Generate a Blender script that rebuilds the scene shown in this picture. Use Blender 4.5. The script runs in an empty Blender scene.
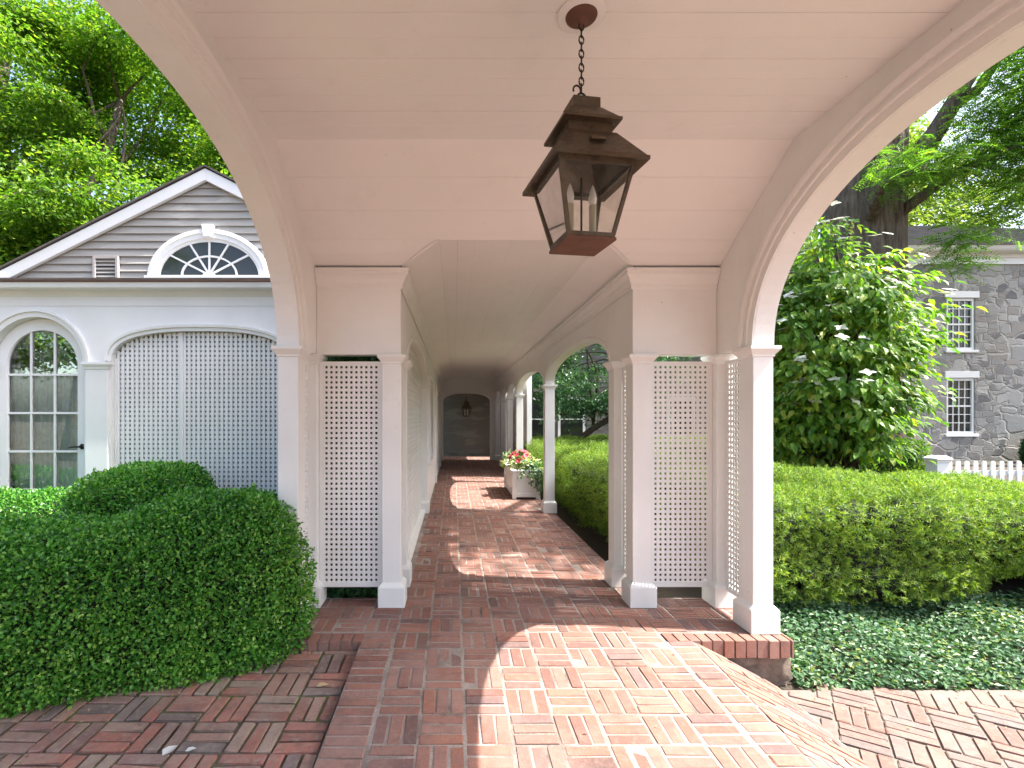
import bpy, math, random
import numpy as np
from mathutils import Vector
random.seed(7)
RNG = np.random.default_rng(7)
R = math.radians
scene = bpy.context.scene
COL = scene.collection

# ------------------------------------------------------------------ materials
class NT:
    def __init__(s, m):
        m.use_nodes = True
        s.t = m.node_tree; s.n = s.t.nodes; s.l = s.t.links
        s.n.clear()
        s.out = s.n.new('ShaderNodeOutputMaterial')
    def new(s, typ, **kw):
        n = s.n.new('ShaderNode' + typ)
        for k, v in kw.items():
            if k in n.inputs.keys(): n.inputs[k].default_value = v
            else: setattr(n, k, v)
        return n
    def link(s, a, b): s.l.new(a, b)
    def coord(s, scale=(1, 1, 1)):
        c = s.new('TexCoord'); mp = s.new('Mapping'); mp.inputs['Scale'].default_value = scale
        s.link(c.outputs['Object'], mp.inputs['Vector']); return mp.outputs[0]
    def noise(s, vec, scale, detail=4, rough=.55):
        n = s.new('TexNoise'); n.inputs['Scale'].default_value = scale
        n.inputs['Detail'].default_value = detail; n.inputs['Roughness'].default_value = rough
        s.link(vec, n.inputs['Vector']); return n.outputs['Fac']
    def ramp(s, fac, stops):
        r = s.new('ValToRGB'); e = r.color_ramp.elements
        while len(e) < len(stops): e.new(.5)
        for el, (p, c) in zip(e, stops):
            el.position = p; el.color = (c, c, c, 1) if not hasattr(c, '__len__') else (*c, 1)
        s.link(fac, r.inputs[0]); return r.outputs[0]
    def mix(s, fac, a, b, mode='MIX'):
        m = s.new('MixRGB'); m.blend_type = mode
        for v, i in ((fac, 0), (a, 1), (b, 2)):
            if hasattr(v, 'is_output'): s.link(v, m.inputs[i])
            elif i == 0: m.inputs[0].default_value = v
            else: m.inputs[i].default_value = (*v, 1)
        return m.outputs[0]
    def bump(s, h, strength=.3, dist=.01):
        b = s.new('Bump'); b.inputs['Strength'].default_value = strength; b.inputs['Distance'].default_value = dist
        s.link(h, b.inputs['Height']); return b.outputs[0]
    def pbr(s, col, rough=.5, metal=0, normal=None, spec=.5):
        p = s.new('BsdfPrincipled')
        if hasattr(col, 'is_output'): s.link(col, p.inputs['Base Color'])
        else: p.inputs['Base Color'].default_value = (*col, 1)
        if hasattr(rough, 'is_output'): s.link(rough, p.inputs['Roughness'])
        else: p.inputs['Roughness'].default_value = rough
        p.inputs['Metallic'].default_value = metal
        p.inputs['Specular IOR Level'].default_value = spec
        if normal: s.link(normal, p.inputs['Normal'])
        s.link(p.outputs[0], s.out.inputs[0]); return p

def mat(name): 
    m = bpy.data.materials.new(name); return m, NT(m)

def paint(name, col, rough=.42, grime=.10, grain=(1, 1, 1)):
    m, t = mat(name); v = t.coord()
    n1 = t.noise(v, 1.7, 5); n2 = t.noise(v, 23, 3)
    c = t.mix(t.ramp(n1, [(.35, 0), (.75, 1)]), col, tuple(x * (1 - grime) for x in col))
    c = t.mix(t.ramp(n2, [(.66, 0), (.74, grime * 3)]), c, tuple(x * .72 for x in col))
    g = t.coord(grain)
    n5 = t.noise(t.coord((1, 1, .25)), 2.6, 6, .7)
    c = t.mix(t.ramp(n5, [(.56, 0), (.72, .22)]), c, (col[0] * .78, col[1] * .76, col[2] * .70))
    vo = t.new('TexVoronoi'); vo.inputs['Scale'].default_value = 4.5; t.link(v, vo.inputs['Vector'])
    c = t.mix(t.ramp(vo.outputs['Distance'], [(.016, .6), (.028, 0)]), c, (.22, .17, .13))
    h = t.noise(g, 30, 4)
    t.pbr(c, rough, normal=t.bump(h, .12, .004)); return m

M = {}
M['white'] = paint('white_paint', (.785, .79, .778), grain=(1, 1, .12))
M['ceil'] = paint('ceiling_paint', (.79, .795, .785), .5, .05, (.15, 1, 1))
M['wing'] = paint('wing_paint', (.74, .745, .745), .45)
M['trim'] = paint('trim_paint', (.77, .775, .775), .4, .04)

def simple(name, col, rough=.5, metal=0, var=.25, scale=8, bump=.2, spec=.5):
    m, t = mat(name); v = t.coord(); n = t.noise(v, scale, 5)
    c = t.mix(n, tuple(x * (1 - var) for x in col), tuple(min(1, x * (1 + var)) for x in col))
    t.pbr(c, rough, metal, t.bump(n, bump, .01), spec); return m

M['dark'] = simple('dark_void', (.012, .012, .012), .9)
M['soil'] = simple('soil', (.055, .04, .028), .95, scale=30, bump=.8)
M['stonebase'] = simple('rough_stone', (.15, .115, .09), .95, var=.85, scale=13, bump=1.6)
M['ivory'] = simple('ivory_sleeve', (.62, .56, .42), .5, var=.05)
M['bronze'] = None
def bronze():
    m, t = mat('aged_bronze'); v = t.coord()
    n = t.noise(v, 9, 6, .65); n2 = t.noise(v, 60, 3)
    c = t.ramp(n, [(.3, (.04, .03, .022)), (.5, (.11, .08, .052)), (.62, (.085, .075, .058)), (.75, (.21, .15, .09))])
    c = t.mix(t.ramp(n2, [(.55, 0), (.75, .5)]), c, (.05, .06, .045))
    t.pbr(c, t.ramp(n2, [(.3, .38), (.7, .6)]), .55, t.bump(n2, .15, .003)); return m
M['bronze'] = bronze()
M['copper'] = simple('copper_flashing', (.10, .055, .038), .45, .6, .5, 5)
M['rust'] = simple('rust_plate', (.125, .06, .038), .75, .2, .5, 14)
M['iron'] = simple('dark_iron', (.03, .028, .026), .5, .6)

def glass(name, tint=(.9, .95, .92), refl=1.0, dirt=.06):
    m, t = mat(name)
    tr = t.new('BsdfTransparent'); tr.inputs[0].default_value = (*tint, 1)
    gl = t.new('BsdfGlossy'); gl.inputs['Roughness'].default_value = .015
    fr = t.new('Fresnel'); fr.inputs[0].default_value = 1.5
    mm = t.new('Math', operation='MULTIPLY'); mm.inputs[1].default_value = refl; t.link(fr.outputs[0], mm.inputs[0])
    ms = t.new('MixShader'); t.link(mm.outputs[0], ms.inputs[0]); t.link(tr.outputs[0], ms.inputs[1]); t.link(gl.outputs[0], ms.inputs[2])
    df = t.new('BsdfDiffuse'); df.inputs[0].default_value = (.5, .48, .45, 1)
    n = t.ramp(t.noise(t.coord(), 12, 5), [(.45, 0), (.8, dirt * 4)])
    m2 = t.new('MixShader'); t.link(n, m2.inputs[0]); t.link(ms.outputs[0], m2.inputs[1]); t.link(df.outputs[0], m2.inputs[2])
    t.link(m2.outputs[0], t.out.inputs[0]); return m
M['glass'] = glass('old_glass', refl=1.5)
M['lampglass'] = glass('lamp_glass', (.93, .93, .9), 1.2, .05)
M['darkglass'] = None
def darkglass():
    m, t = mat('window_glass'); v = t.coord()
    n = t.noise(v, 1.3, 2)
    t.pbr(t.ramp(n, [(.3, (.01, .012, .012)), (.7, (.04, .045, .045))]), .03, normal=t.bump(n, .08, .02)); return m
M['darkglass'] = darkglass()
def bulb():
    m, t = mat('frosted_bulb'); t.pbr((.75, .76, .74), .15); return m
M['bulb'] = bulb()

def curtain_mat():
    m, t = mat('curtain_cloth')
    d = t.new('BsdfDiffuse'); d.inputs[0].default_value = (.86, .87, .85, 1)
    tr = t.new('BsdfTranslucent'); tr.inputs[0].default_value = (.8, .8, .78, 1)
    ms = t.new('MixShader'); ms.inputs[0].default_value = .3
    t.link(d.outputs[0], ms.inputs[1]); t.link(tr.outputs[0], ms.inputs[2]); t.link(ms.outputs[0], t.out.inputs[0]); return m
M['curtain'] = curtain_mat()

def brick(name, cols, dirt, dirtcol, rough=.82):
    m, t = mat(name); v = t.coord()
    g = t.new('NewGeometry'); ri = g.outputs['Random Per Island']
    c = t.ramp(ri, cols)
    n = t.noise(v, 30, 6, .75); n2 = t.noise(v, 2.3, 5, .6); n3 = t.noise(v, 120, 4, .7); n4 = t.noise(v, 11, 5, .7)
    c = t.mix(t.ramp(n3, [(.35, .0), (.75, .5)]), c, (.09, .05, .042))
    c = t.mix(t.ramp(n4, [(.48, 0), (.70, .65)]), c, (.12, .085, .08))
    c = t.mix(t.ramp(n, [(.50, 0), (.66, dirt)]), c, dirtcol)
    c = t.mix(t.ramp(n2, [(.46, 0), (.70, dirt * 1.1)]), c, dirtcol)
    t.pbr(c, rough, normal=t.bump(t.mix(.5, n, n3), .8, .008), spec=.35); return m
BR = [(0, (.135, .08, .07)), (.12, (.31, .135, .095)), (.3, (.235, .105, .08)), (.42, (.36, .165, .115)), (.55, (.27, .138, .11)), (.68, (.34, .19, .15)), (.8, (.245, .10, .073)), (.9, (.175, .11, .105)), (1, (.34, .145, .098))]
M['brick'] = brick('walk_brick', BR, .36, (.34, .225, .19))
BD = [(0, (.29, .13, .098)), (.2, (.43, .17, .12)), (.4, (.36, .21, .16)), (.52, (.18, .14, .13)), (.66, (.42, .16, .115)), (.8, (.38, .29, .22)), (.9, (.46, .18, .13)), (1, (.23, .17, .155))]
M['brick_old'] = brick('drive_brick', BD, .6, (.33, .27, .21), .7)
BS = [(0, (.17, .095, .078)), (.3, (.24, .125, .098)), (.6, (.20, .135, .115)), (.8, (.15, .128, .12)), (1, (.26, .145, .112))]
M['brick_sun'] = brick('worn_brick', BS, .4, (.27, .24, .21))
def mortarm():
    m, t = mat('lime_mortar'); v = t.coord(); n = t.noise(v, 3.2, 5, .65); n2 = t.noise(v, 70, 4, .7)
    c = t.ramp(n, [(.34, (.14, .105, .09)), (.5, (.29, .245, .215)), (.68, (.39, .345, .31))])
    c = t.mix(t.ramp(n2, [(.4, 0), (.8, .6)]), c, (.14, .115, .10)); t.pbr(c, .95, normal=t.bump(n2, .9, .01)); return m
M['mortar'] = mortarm()
M['joint'] = simple('sandy_joint', (.17, .14, .12), .95, var=.4, scale=40, bump=.8)
def mossm():
    m, t = mat('mossy_joint'); v = t.coord(); n = t.noise(v, 4, 4); n2 = t.noise(v, 60, 4)
    c = t.ramp(n, [(.35, (.06, .045, .035)), (.5, (.11, .09, .06)), (.62, (.09, .13, .03))])
    t.pbr(c, .95, normal=t.bump(n2, .8, .01)); return m
M['moss'] = mossm()

def shingles(name, col):
    m, t = mat(name)
    b = t.new('TexBrick'); b.offset = .5
    t.link(t.coord((1, 1.0, 1)), b.inputs['Vector'])
    for k, v_ in (('Color1', (*col, 1)), ('Color2', (*[x * 1.5 for x in col], 1)), ('Mortar', (.015, .015, .015, 1)), ('Scale', 4.5), ('Mortar Size', .012), ('Brick Width', .7), ('Row Height', .5)):
        b.inputs[k].default_value = v_
    n = t.noise(t.coord(), 3, 5)
    c = t.mix(t.ramp(n, [(.4, 0), (.7, .55)]), b.outputs[0], tuple(x * 2.1 for x in col))
    t.pbr(c, 1.0, normal=t.bump(b.outputs[0], .5, .02), spec=.0); return m
M['shingle'] = shingles('wood_shingle', (.075, .068, .064))
M['slate'] = shingles('weathered_shingle', (.017, .017, .018))

def clap(name, col):
    m, t = mat(name); v = t.coord((.35, 1, 6)); n = t.noise(v, 9, 6, .6); n2 = t.noise(t.coord((.6, 1, 2)), 2.2, 4)
    c = t.mix(t.ramp(n, [(.35, 0), (.7, .5)]), col, tuple(x * .7 for x in col))
    c = t.mix(t.ramp(n2, [(.52, 0), (.62, .55)]), c, tuple(min(1, x * 1.6) for x in col))
    t.pbr(c, .75, normal=t.bump(n, .3, .004)); return m
M['clap'] = clap('weathered_clapboard', (.35, .335, .315))
M['taupe'] = clap('shaded_taupe_siding', (.14, .128, .115))  # taupe deepened so the colour itself carries the end bay's shade

def stonewall():
    m, t = mat('field_stone'); v = t.coord()
    nz = t.new('TexNoise'); nz.inputs['Scale'].default_value = 2.2; nz.inputs['Detail'].default_value = 4; t.link(v, nz.inputs['Vector'])
    w = t.mix(.22, v, nz.outputs['Color'], 'ADD')
    mp = t.new('Mapping'); mp.inputs['Scale'].default_value = (1.0, .3, 1.5); t.link(w, mp.inputs['Vector'])
    def vor(feature, scale, metric='CHEBYCHEV'):
        k = t.new('TexVoronoi'); k.feature = feature; k.distance = metric; k.inputs['Scale'].default_value = scale; k.inputs['Randomness'].default_value = .95
        t.link(mp.outputs[0], k.inputs['Vector']); return k
    def layer(sc):
        a = vor('F1', sc); b = vor('F2', sc)
        d = t.new('Math', operation='SUBTRACT'); t.link(b.outputs['Distance'], d.inputs[0]); t.link(a.outputs['Distance'], d.inputs[1])
        sp = t.new('SeparateColor'); t.link(a.outputs['Color'], sp.inputs[0])
        return t.ramp(sp.outputs[0], [(0, (.11, .11, .115)), (.2, (.24, .235, .23)), (.35, (.38, .37, .355)), (.48, (.16, .16, .165)), (.62, (.42, .405, .38)), (.76, (.24, .215, .19)), (.88, (.31, .305, .295)), (1, (.48, .465, .44))]), t.ramp(d.outputs[0], [(.02, 0), (.11, 1)])
    c1, e1 = layer(1.45); c2, e2 = layer(3.0)
    sel = t.ramp(t.noise(v, 1.1, 2), [(.50, 0), (.53, 1)])
    c = t.mix(sel, c1, c2); e = t.mix(sel, e1, e2)
    n = t.noise(v, 9, 6, .75)
    c = t.mix(t.ramp(n, [(.38, 0), (.72, .55)]), c, (.27, .26, .24))
    c = t.mix(e, t.mix(n, (.30, .29, .27), (.46, .44, .41)), c)
    t.pbr(c, .9, normal=t.bump(t.mix(.4, e, n), .9, .05)); return m
M['stone'] = stonewall()

def bark(name, col, sc=5):
    m, t = mat(name); v = t.coord((3.2, 3.2, .55)); n = t.noise(v, sc, 6, .65); n2 = t.noise(t.coord(), 2, 4)
    c = t.ramp(n, [(.32, tuple(x * .3 for x in col)), (.5, col), (.72, tuple(x * 1.7 for x in col))])
    c = t.mix(t.ramp(n2, [(.5, 0), (.75, .4)]), c, (col[0] * .8, col[1] * 1.0, col[2] * .8))
    t.pbr(c, .95, normal=t.bump(n, 1, .06)); return m
M['bark'] = bark('furrowed_bark', (.13, .10, .08))
M['twig'] = bark('twig_bark', (.07, .05, .036), 12)

def leaf(name, stops, trans=.35, rough=.42, tint=(1.25, 1.35, .55), spec=.5, nscale=1.6, namp=.7):
    m, t = mat(name); v = t.coord()
    g = t.new('NewGeometry'); ri = g.outputs['Random Per Island']
    n = t.noise(v, nscale, 3)
    f = t.new('Math', operation='MULTIPLY_ADD'); t.link(n, f.inputs[0]); f.inputs[1].default_value = namp; f.inputs[2].default_value = -namp / 2
    f2 = t.new('Math', operation='ADD', use_clamp=True); t.link(f.outputs[0], f2.inputs[0]); t.link(ri, f2.inputs[1])
    c = t.ramp(f2.outputs[0], stops)
    p = t.pbr(c, rough, spec=spec)
    tr = t.new('BsdfTranslucent'); tc = t.mix(1, c, tint, 'MULTIPLY'); t.link(tc, tr.inputs[0])
    ms = t.new('MixShader'); ms.inputs[0].default_value = trans
    t.link(p.outputs[0], ms.inputs[1]); t.link(tr.outputs[0], ms.inputs[2]); t.link(ms.outputs[0], t.out.inputs[0]); return m
M['boxwood'] = leaf('boxwood_leaf', [(0, (.022, .10, .016)), (.35, (.08, .27, .037)), (.75, (.145, .37, .053)), (1, (.30, .50, .09))], .34, .30)
M['yew'] = leaf('yew_needle', [(0, (.05, .12, .022)), (.35, (.13, .25, .035)), (.7, (.23, .34, .045)), (1, (.34, .40, .055))], .42, .5, nscale=17, namp=1.5)
M['ivy'] = leaf('groundcover_leaf', [(0, (.03, .085, .04)), (.5, (.07, .165, .075)), (.9, (.12, .23, .095)), (1, (.27, .31, .08))], .3, .45)
M['maple'] = leaf('maple_leaf', [(0, (.06, .15, .018)), (.4, (.12, .25, .026)), (.75, (.19, .33, .036)), (1, (.32, .40, .05))], .58, .5)
M['locust'] = leaf('locust_leaflet', [(0, (.06, .16, .026)), (.5, (.12, .26, .036)), (1, (.20, .33, .05))], .55, .5)
M['dogwood'] = leaf('dogwood_leaf', [(0, (.06, .16, .022)), (.5, (.13, .26, .03)), (.85, (.20, .33, .038)), (1, (.34, .38, .05))], .5, .48)
M['pale'] = leaf('pale_leaf', [(0, (.10, .17, .04)), (.5, (.18, .26, .055)), (1, (.28, .34, .08))], .5, .5)
M['darkleaf'] = leaf('dark_leaf', [(0, (.03, .09, .035)), (.5, (.065, .17, .06)), (1, (.12, .25, .08))], .3, .4)
M['petal'] = leaf('white_bract', [(0, (.62, .62, .52)), (.5, (.74, .74, .68)), (1, (.78, .74, .70))], .3, .5, (1, 1, .95))
M['red'] = leaf('red_petal', [(0, (.45, .02, .05)), (.5, (.62, .05, .10)), (1, (.7, .16, .2))], .3, .5, (1.1, .9, .9))
M['varieg'] = leaf('variegated_leaf', [(0, (.06, .16, .03)), (.3, (.20, .32, .08)), (.6, (.55, .60, .35)), (1, (.68, .70, .55))], .3, .45)
M['core'] = simple('core_shade', (.014, .020, .009), .95, var=.5, scale=25)  # near-black filler; the hedge's inner shade is put into its colour
M['grass'] = simple('lawn', (.055, .10, .022), .95, var=.5, scale=14, bump=.8)

# ------------------------------------------------------------------ mesh helpers
def empty(name, loc, label, cat, group=None):
    o = bpy.data.objects.new(name, None); COL.objects.link(o); o.location = loc
    o.empty_display_size = .2
    o['label'] = label; o['category'] = cat
    if group: o['group'] = group
    return o
def root_loc(p):
    v = Vector((0, 0, 0))
    while p is not None:
        v += p.location; p = p.parent
    return v
def finish(name, me, mats, parent=None, loc=None, bevel=0, seg=2):
    for m in (mats if isinstance(mats, (list, tuple)) else [mats]): me.materials.append(m)
    o = bpy.data.objects.new(name, me); COL.objects.link(o)
    off = root_loc(parent) if parent is not None else Vector(loc or (0, 0, 0))
    if parent is not None: o.parent = parent
    else: o.location = off
    if off.length > 0:
        n = len(me.vertices); a = np.empty(n * 3, np.float32); me.vertices.foreach_get('co', a)
        a = a.reshape(-1, 3) - np.array(off, np.float32); me.vertices.foreach_set('co', a.ravel()); me.update()
    if bevel:
        b = o.modifiers.new('bevel', 'BEVEL'); b.width = bevel; b.segments = seg; b.limit_method = 'ANGLE'; b.angle_limit = R(40); b.harden_normals = False
    return o
def tag(o, label=None, cat=None, group=None, kind=None):
    if label: o['label'] = label
    if cat: o['category'] = cat
    if group: o['group'] = group
    if kind: o['kind'] = kind
    return o

class MB:
    def __init__(s): s.v = []; s.f = []; s.m = []; s.sm = []
    def add(s, vs, fs, mi=0, smooth=False):
        b = len(s.v); s.v += [tuple(x) for x in vs]
        for f in fs: s.f.append(tuple(i + b for i in f)); s.m.append(mi); s.sm.append(smooth)
        return s
    def box(s, x0, x1, y0, y1, z0, z1, mi=0):
        if x0 > x1: x0, x1 = x1, x0
        if y0 > y1: y0, y1 = y1, y0
        return s.add([(x0, y0, z0), (x1, y0, z0), (x1, y1, z0), (x0, y1, z0), (x0, y0, z1), (x1, y0, z1), (x1, y1, z1), (x0, y1, z1)],
              [(0, 3, 2, 1), (4, 5, 6, 7), (0, 1, 5, 4), (1, 2, 6, 5), (2, 3, 7, 6), (3, 0, 4, 7)], mi)
    def prism(s, pts, axis, a, b, mi=0):
        """2D polygon pts extruded along axis ('x','y','z') from a to b"""
        n = len(pts)
        def p3(p, t): return {'x': (t, p[0], p[1]), 'y': (p[0], t, p[1]), 'z': (p[0], p[1], t)}[axis]
        vs = [p3(p, a) for p in pts] + [p3(p, b) for p in pts]
        fs = [tuple(range(n))[::-1], tuple(range(n, 2 * n))] + [(i, (i + 1) % n, n + (i + 1) % n, n + i) for i in range(n)]
        return s.add(vs, fs, mi)
    def sq(s, x0, x1, y0, y1, prof, mi=0):
        """square profile: prof = [(offset, z)...]"""
        vs = []; fs = []
        for o, z in prof: vs += [(x0 - o, y0 - o, z), (x1 + o, y0 - o, z), (x1 + o, y1 + o, z), (x0 - o, y1 + o, z)]
        for k in range(len(prof) - 1):
            for i in range(4): fs.append((4 * k + i, 4 * k + (i + 1) % 4, 4 * k + 4 + (i + 1) % 4, 4 * k + 4 + i))
        fs.append((3, 2, 1, 0)); e = 4 * (len(prof) - 1); fs.append((e, e + 1, e + 2, e + 3))
        return s.add(vs, fs, mi)
    def tube(s, path, rad, seg=8, mi=0, smooth=True):
        path = [Vector(p) for p in path]; n = len(path)
        if not hasattr(rad, '__len__'): rad = [rad] * n
        vs = []; fs = []; up = Vector((.12, .07, 1)).normalized()
        for i, p in enumerate(path):
            d = (path[min(i + 1, n - 1)] - path[max(i - 1, 0)]).normalized()
            a = d.cross(up)
            if a.length < .05: a = d.cross(Vector((1, 0, 0)))
            a.normalize(); b = d.cross(a)
            for k in range(seg):
                t = 2 * math.pi * k / seg; q = p + (a * math.cos(t) + b * math.sin(t)) * rad[i]; vs.append(q)
        for i in range(n - 1):
            for k in range(seg): fs.append((i * seg + k, i * seg + (k + 1) % seg, (i + 1) * seg + (k + 1) % seg, (i + 1) * seg + k))
        fs.append(tuple(range(seg))[::-1]); fs.append(tuple((n - 1) * seg + k for k in range(seg)))
        return s.add(vs, fs, mi, smooth)
    def lathe(s, c, prof, seg=20, mi=0, smooth=True):
        vs = []; fs = []
        for r, z in prof:
            for k in range(seg):
                t = 2 * math.pi * k / seg; vs.append((c[0] + r * math.cos(t), c[1] + r * math.sin(t), c[2] + z))
        for i in range(len(prof) - 1):
            for k in range(seg): fs.append((i * seg + k, i * seg + (k + 1) % seg, (i + 1) * seg + (k + 1) % seg, (i + 1) * seg + k))
        fs.append(tuple(range(seg))[::-1]); fs.append(tuple((len(prof) - 1) * seg + k for k in range(seg)))
        return s.add(vs, fs, mi, smooth)
    def curtain(s, axis, c0, c1, U, B, T, mi=0):
        """wall sheet of thickness c0..c1; along axis coordinate U with bottoms B and tops T"""
        def p(u, c, z): return (c, u, z) if axis == 'y' else (u, c, z)
        n = len(U); vs = []; fs = []
        for i in range(n): vs += [p(U[i], c0, B[i]), p(U[i], c0, T[i]), p(U[i], c1, B[i]), p(U[i], c1, T[i])]
        for i in range(n - 1):
            a = 4 * i; b = a + 4; same = abs(U[i] - U[i + 1]) < 1e-6
            if not same: fs += [(a, a + 1, b + 1, b), (a + 2, b + 2, b + 3, a + 3), (a + 1, a + 3, b + 3, b + 1)]
            fs.append((a, b, b + 2, a + 2))
        fs += [(0, 2, 3, 1), (4 * n - 4, 4 * n - 3, 4 * n - 1, 4 * n - 2)]
        return s.add(vs, fs, mi)
    def strip(s, rows, mi=0, smooth=False, closed=False):
        """rows: list of equal-length point lists; quads between successive rows"""
        n = len(rows[0]); vs = [p for r in rows for p in r]; fs = []
        for i in range(len(rows) - 1):
            for k in range(n - 1 + (1 if closed else 0)): fs.append((i * n + k, i * n + (k + 1) % n, (i + 1) * n + (k + 1) % n, (i + 1) * n + k))
        return s.add(vs, fs, mi, smooth)
    def build(s, name, mats, parent=None, loc=None, bevel=0, seg=2):
        me = bpy.data.meshes.new(name); me.from_pydata(s.v, [], s.f)
        me.polygons.foreach_set('material_index', s.m); me.polygons.foreach_set('use_smooth', s.sm); me.update()
        import bmesh
        bm = bmesh.new(); bm.from_mesh(me); bmesh.ops.recalc_face_normals(bm, faces=bm.faces); bm.to_mesh(me); bm.free()
        return finish(name, me, mats, parent, loc, bevel, seg)

def np_mesh(name, V, F, mats, parent=None, loc=None, smooth=False, mi=None):
    """V (n,3), F list of (k-gon arrays) all triangles or quads"""
    me = bpy.data.meshes.new(name)
    V = np.asarray(V, np.float32); me.vertices.add(len(V)); me.vertices.foreach_set('co', V.ravel())
    Fs = F if isinstance(F, list) else [F]
    idx = np.concatenate([f.ravel() for f in Fs]).astype(np.int32)
    tot = np.concatenate([np.full(len(f), f.shape[1], np.int32) for f in Fs])
    st = np.concatenate([[0], np.cumsum(tot)[:-1]]).astype(np.int32)
    me.loops.add(len(idx)); me.loops.foreach_set('vertex_index', idx)
    me.polygons.add(len(tot)); me.polygons.foreach_set('loop_start', st); me.polygons.foreach_set('loop_total', tot)
    if mi is not None: me.polygons.foreach_set('material_index', np.asarray(mi, np.int32))
    me.polygons.foreach_set('use_smooth', np.full(len(tot), smooth))
    me.update(calc_edges=True); me.validate()
    return finish(name, me, mats, parent, loc)

def arch(u0, u1, spring, rise, n=2.15, N=26):
    c = (u0 + u1) / 2; a = (u1 - u0) / 2; U = []; Z = []
    for i in range(N + 1):
        t = -math.cos(math.pi * i / N)
        U.append(c + a * t); Z.append(spring + rise * max(0, 1 - abs(t) ** n) ** (1 / n))
    return U, Z
def wall_with(axis, c0, c1, u0, u1, base, top, openings):
    """openings: (a, b, spring, rise, n) sorted; returns MB curtain"""
    U = [u0]; B = [base]
    for (a, b, sp, ri, n) in openings:
        U.append(a); B.append(base)
        au, az = arch(a, b, sp, ri, n); U += au; B += az
        U.append(b); B.append(base)
    U.append(u1); B.append(base)
    return MB().curtain(axis, c0, c1, U, B, [top] * len(U))
def archivolt(mb, axis, face, side, a, b, spring, rise, n, prof, foot=None):
    """moulding swept along an arch edge on the plane coordinate=face, protruding towards side; prof [(offset from edge, protrusion)]"""
    U, Z = arch(a, b, spring, rise, n, 40)
    if foot is not None: U = [a] + U + [b]; Z = [foot] + Z + [foot]
    N = len(U); rows = []
    for i in range(N):
        i0, i1 = max(i - 1, 0), min(i + 1, N - 1)
        du, dz = U[i1] - U[i0], Z[i1] - Z[i0]; L = math.hypot(du, dz) or 1
        nu, nz = -dz / L, du / L
        if i == 0: nu, nz = -1, 0
        if i == N - 1: nu, nz = 1, 0
        row = []
        for o, p in prof:
            u = U[i] + nu * o; z = Z[i] + nz * o; c = face + side * p
            row.append((c, u, z) if axis == 'y' else (u, c, z))
        rows.append(row)
    mb.strip(rows); return mb
def mould_path(mb, pts, prof, left=True):
    """sweep prof [(out,z)] along XY polyline with mitres; out points to the left of travel if left"""
    sgn = 1 if left else -1; rows = []
    P = [Vector((x, y)) for x, y in pts]
    for i, p in enumerate(P):
        ds = []
        if i > 0: ds.append((P[i] - P[i - 1]).normalized())
        if i < len(P) - 1: ds.append((P[i + 1] - P[i]).normalized())
        ns = [Vector((-d.y, d.x)) * sgn for d in ds]
        n = ns[0] if len(ns) == 1 else (ns[0] + ns[1]) / (1 + ns[0].dot(ns[1]))
        rows.append([(p.x + n.x * o, p.y + n.y * o, z) for o, z in prof])
    mb.strip(rows, closed=True); return mb

# ------------------------------------------------------------------ foliage helpers
def unit(a): return a / np.maximum(np.linalg.norm(a, axis=1, keepdims=True), 1e-9)
def leaf_geo(P, D, U, L, W, fold=.15, droop=.1, long=False):
    """returns V, F"""
    n = len(P); D = unit(D); S = unit(np.cross(D, U)); U = np.cross(S, D)
    L = np.broadcast_to(L, (n,)).reshape(-1, 1); W = np.broadcast_to(W, (n,)).reshape(-1, 1)
    if not long:
        V = np.stack([P, P + D * L * .45 + S * W * .5 + U * W * fold, P + D * L - U * L * droop, P + D * L * .45 - S * W * .5 + U * W * fold], 1)
        b = np.arange(n)[:, None] * 4
        F = np.concatenate([b + np.array([0, 1, 2]), b + np.array([0, 2, 3])])
        return V.reshape(-1, 3), F
    def pt(t, w, u): return P + D * L * t + S * W * w + U * (W * u - L * droop * t * t)
    V = np.stack([pt(0, 0, 0), pt(.3, .46, fold), pt(.3, 0, 0), pt(.3, -.46, fold), pt(.65, .36, fold), pt(.65, 0, 0), pt(.65, -.36, fold), pt(1, 0, 0)], 1)
    b = np.arange(n)[:, None] * 8
    T = np.concatenate([b + np.array(x) for x in ([0, 1, 2], [0, 2, 3], [4, 7, 5], [5, 7, 6])])
    Q = np.concatenate([b + np.array(x) for x in ([1, 4, 5, 2], [2, 5, 6, 3])])
    return V.reshape(-1, 3), [T, Q]
def wob(P, k, rng):
    """cheap smooth noise -1..1"""
    r = np.zeros(len(P))
    for i in range(6):
        d = rng.normal(size=3); d /= np.linalg.norm(d)
        r += np.sin(P @ d * k * rng.uniform(.6, 1.7) + rng.uniform(0, 6.3))
    return r / 3.2
def implicit_surface(f, lo, hi, n, rng, fmin=.88, fmax=1.02, zmin=-9, edge=None):
    """rejection sample points with fmin<f<fmax, with outward normals"""
    lo = np.array(lo); hi = np.array(hi); out = []
    tot = 0
    while tot < n:
        P = rng.uniform(lo, hi, size=(200000, 3)); v = f(P); k = (v > fmin) & (v < fmax) & (P[:, 2] > zmin)
        out.append(P[k]); tot += k.sum()
        if k.sum() == 0: break
    P = np.concatenate(out)[:n]; e = .01; f0 = f(P)
    N = np.stack([f(P + np.array(d) * e) - f0 for d in ((1, 0, 0), (0, 1, 0), (0, 0, 1))], 1)
    return P, unit(N)
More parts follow.
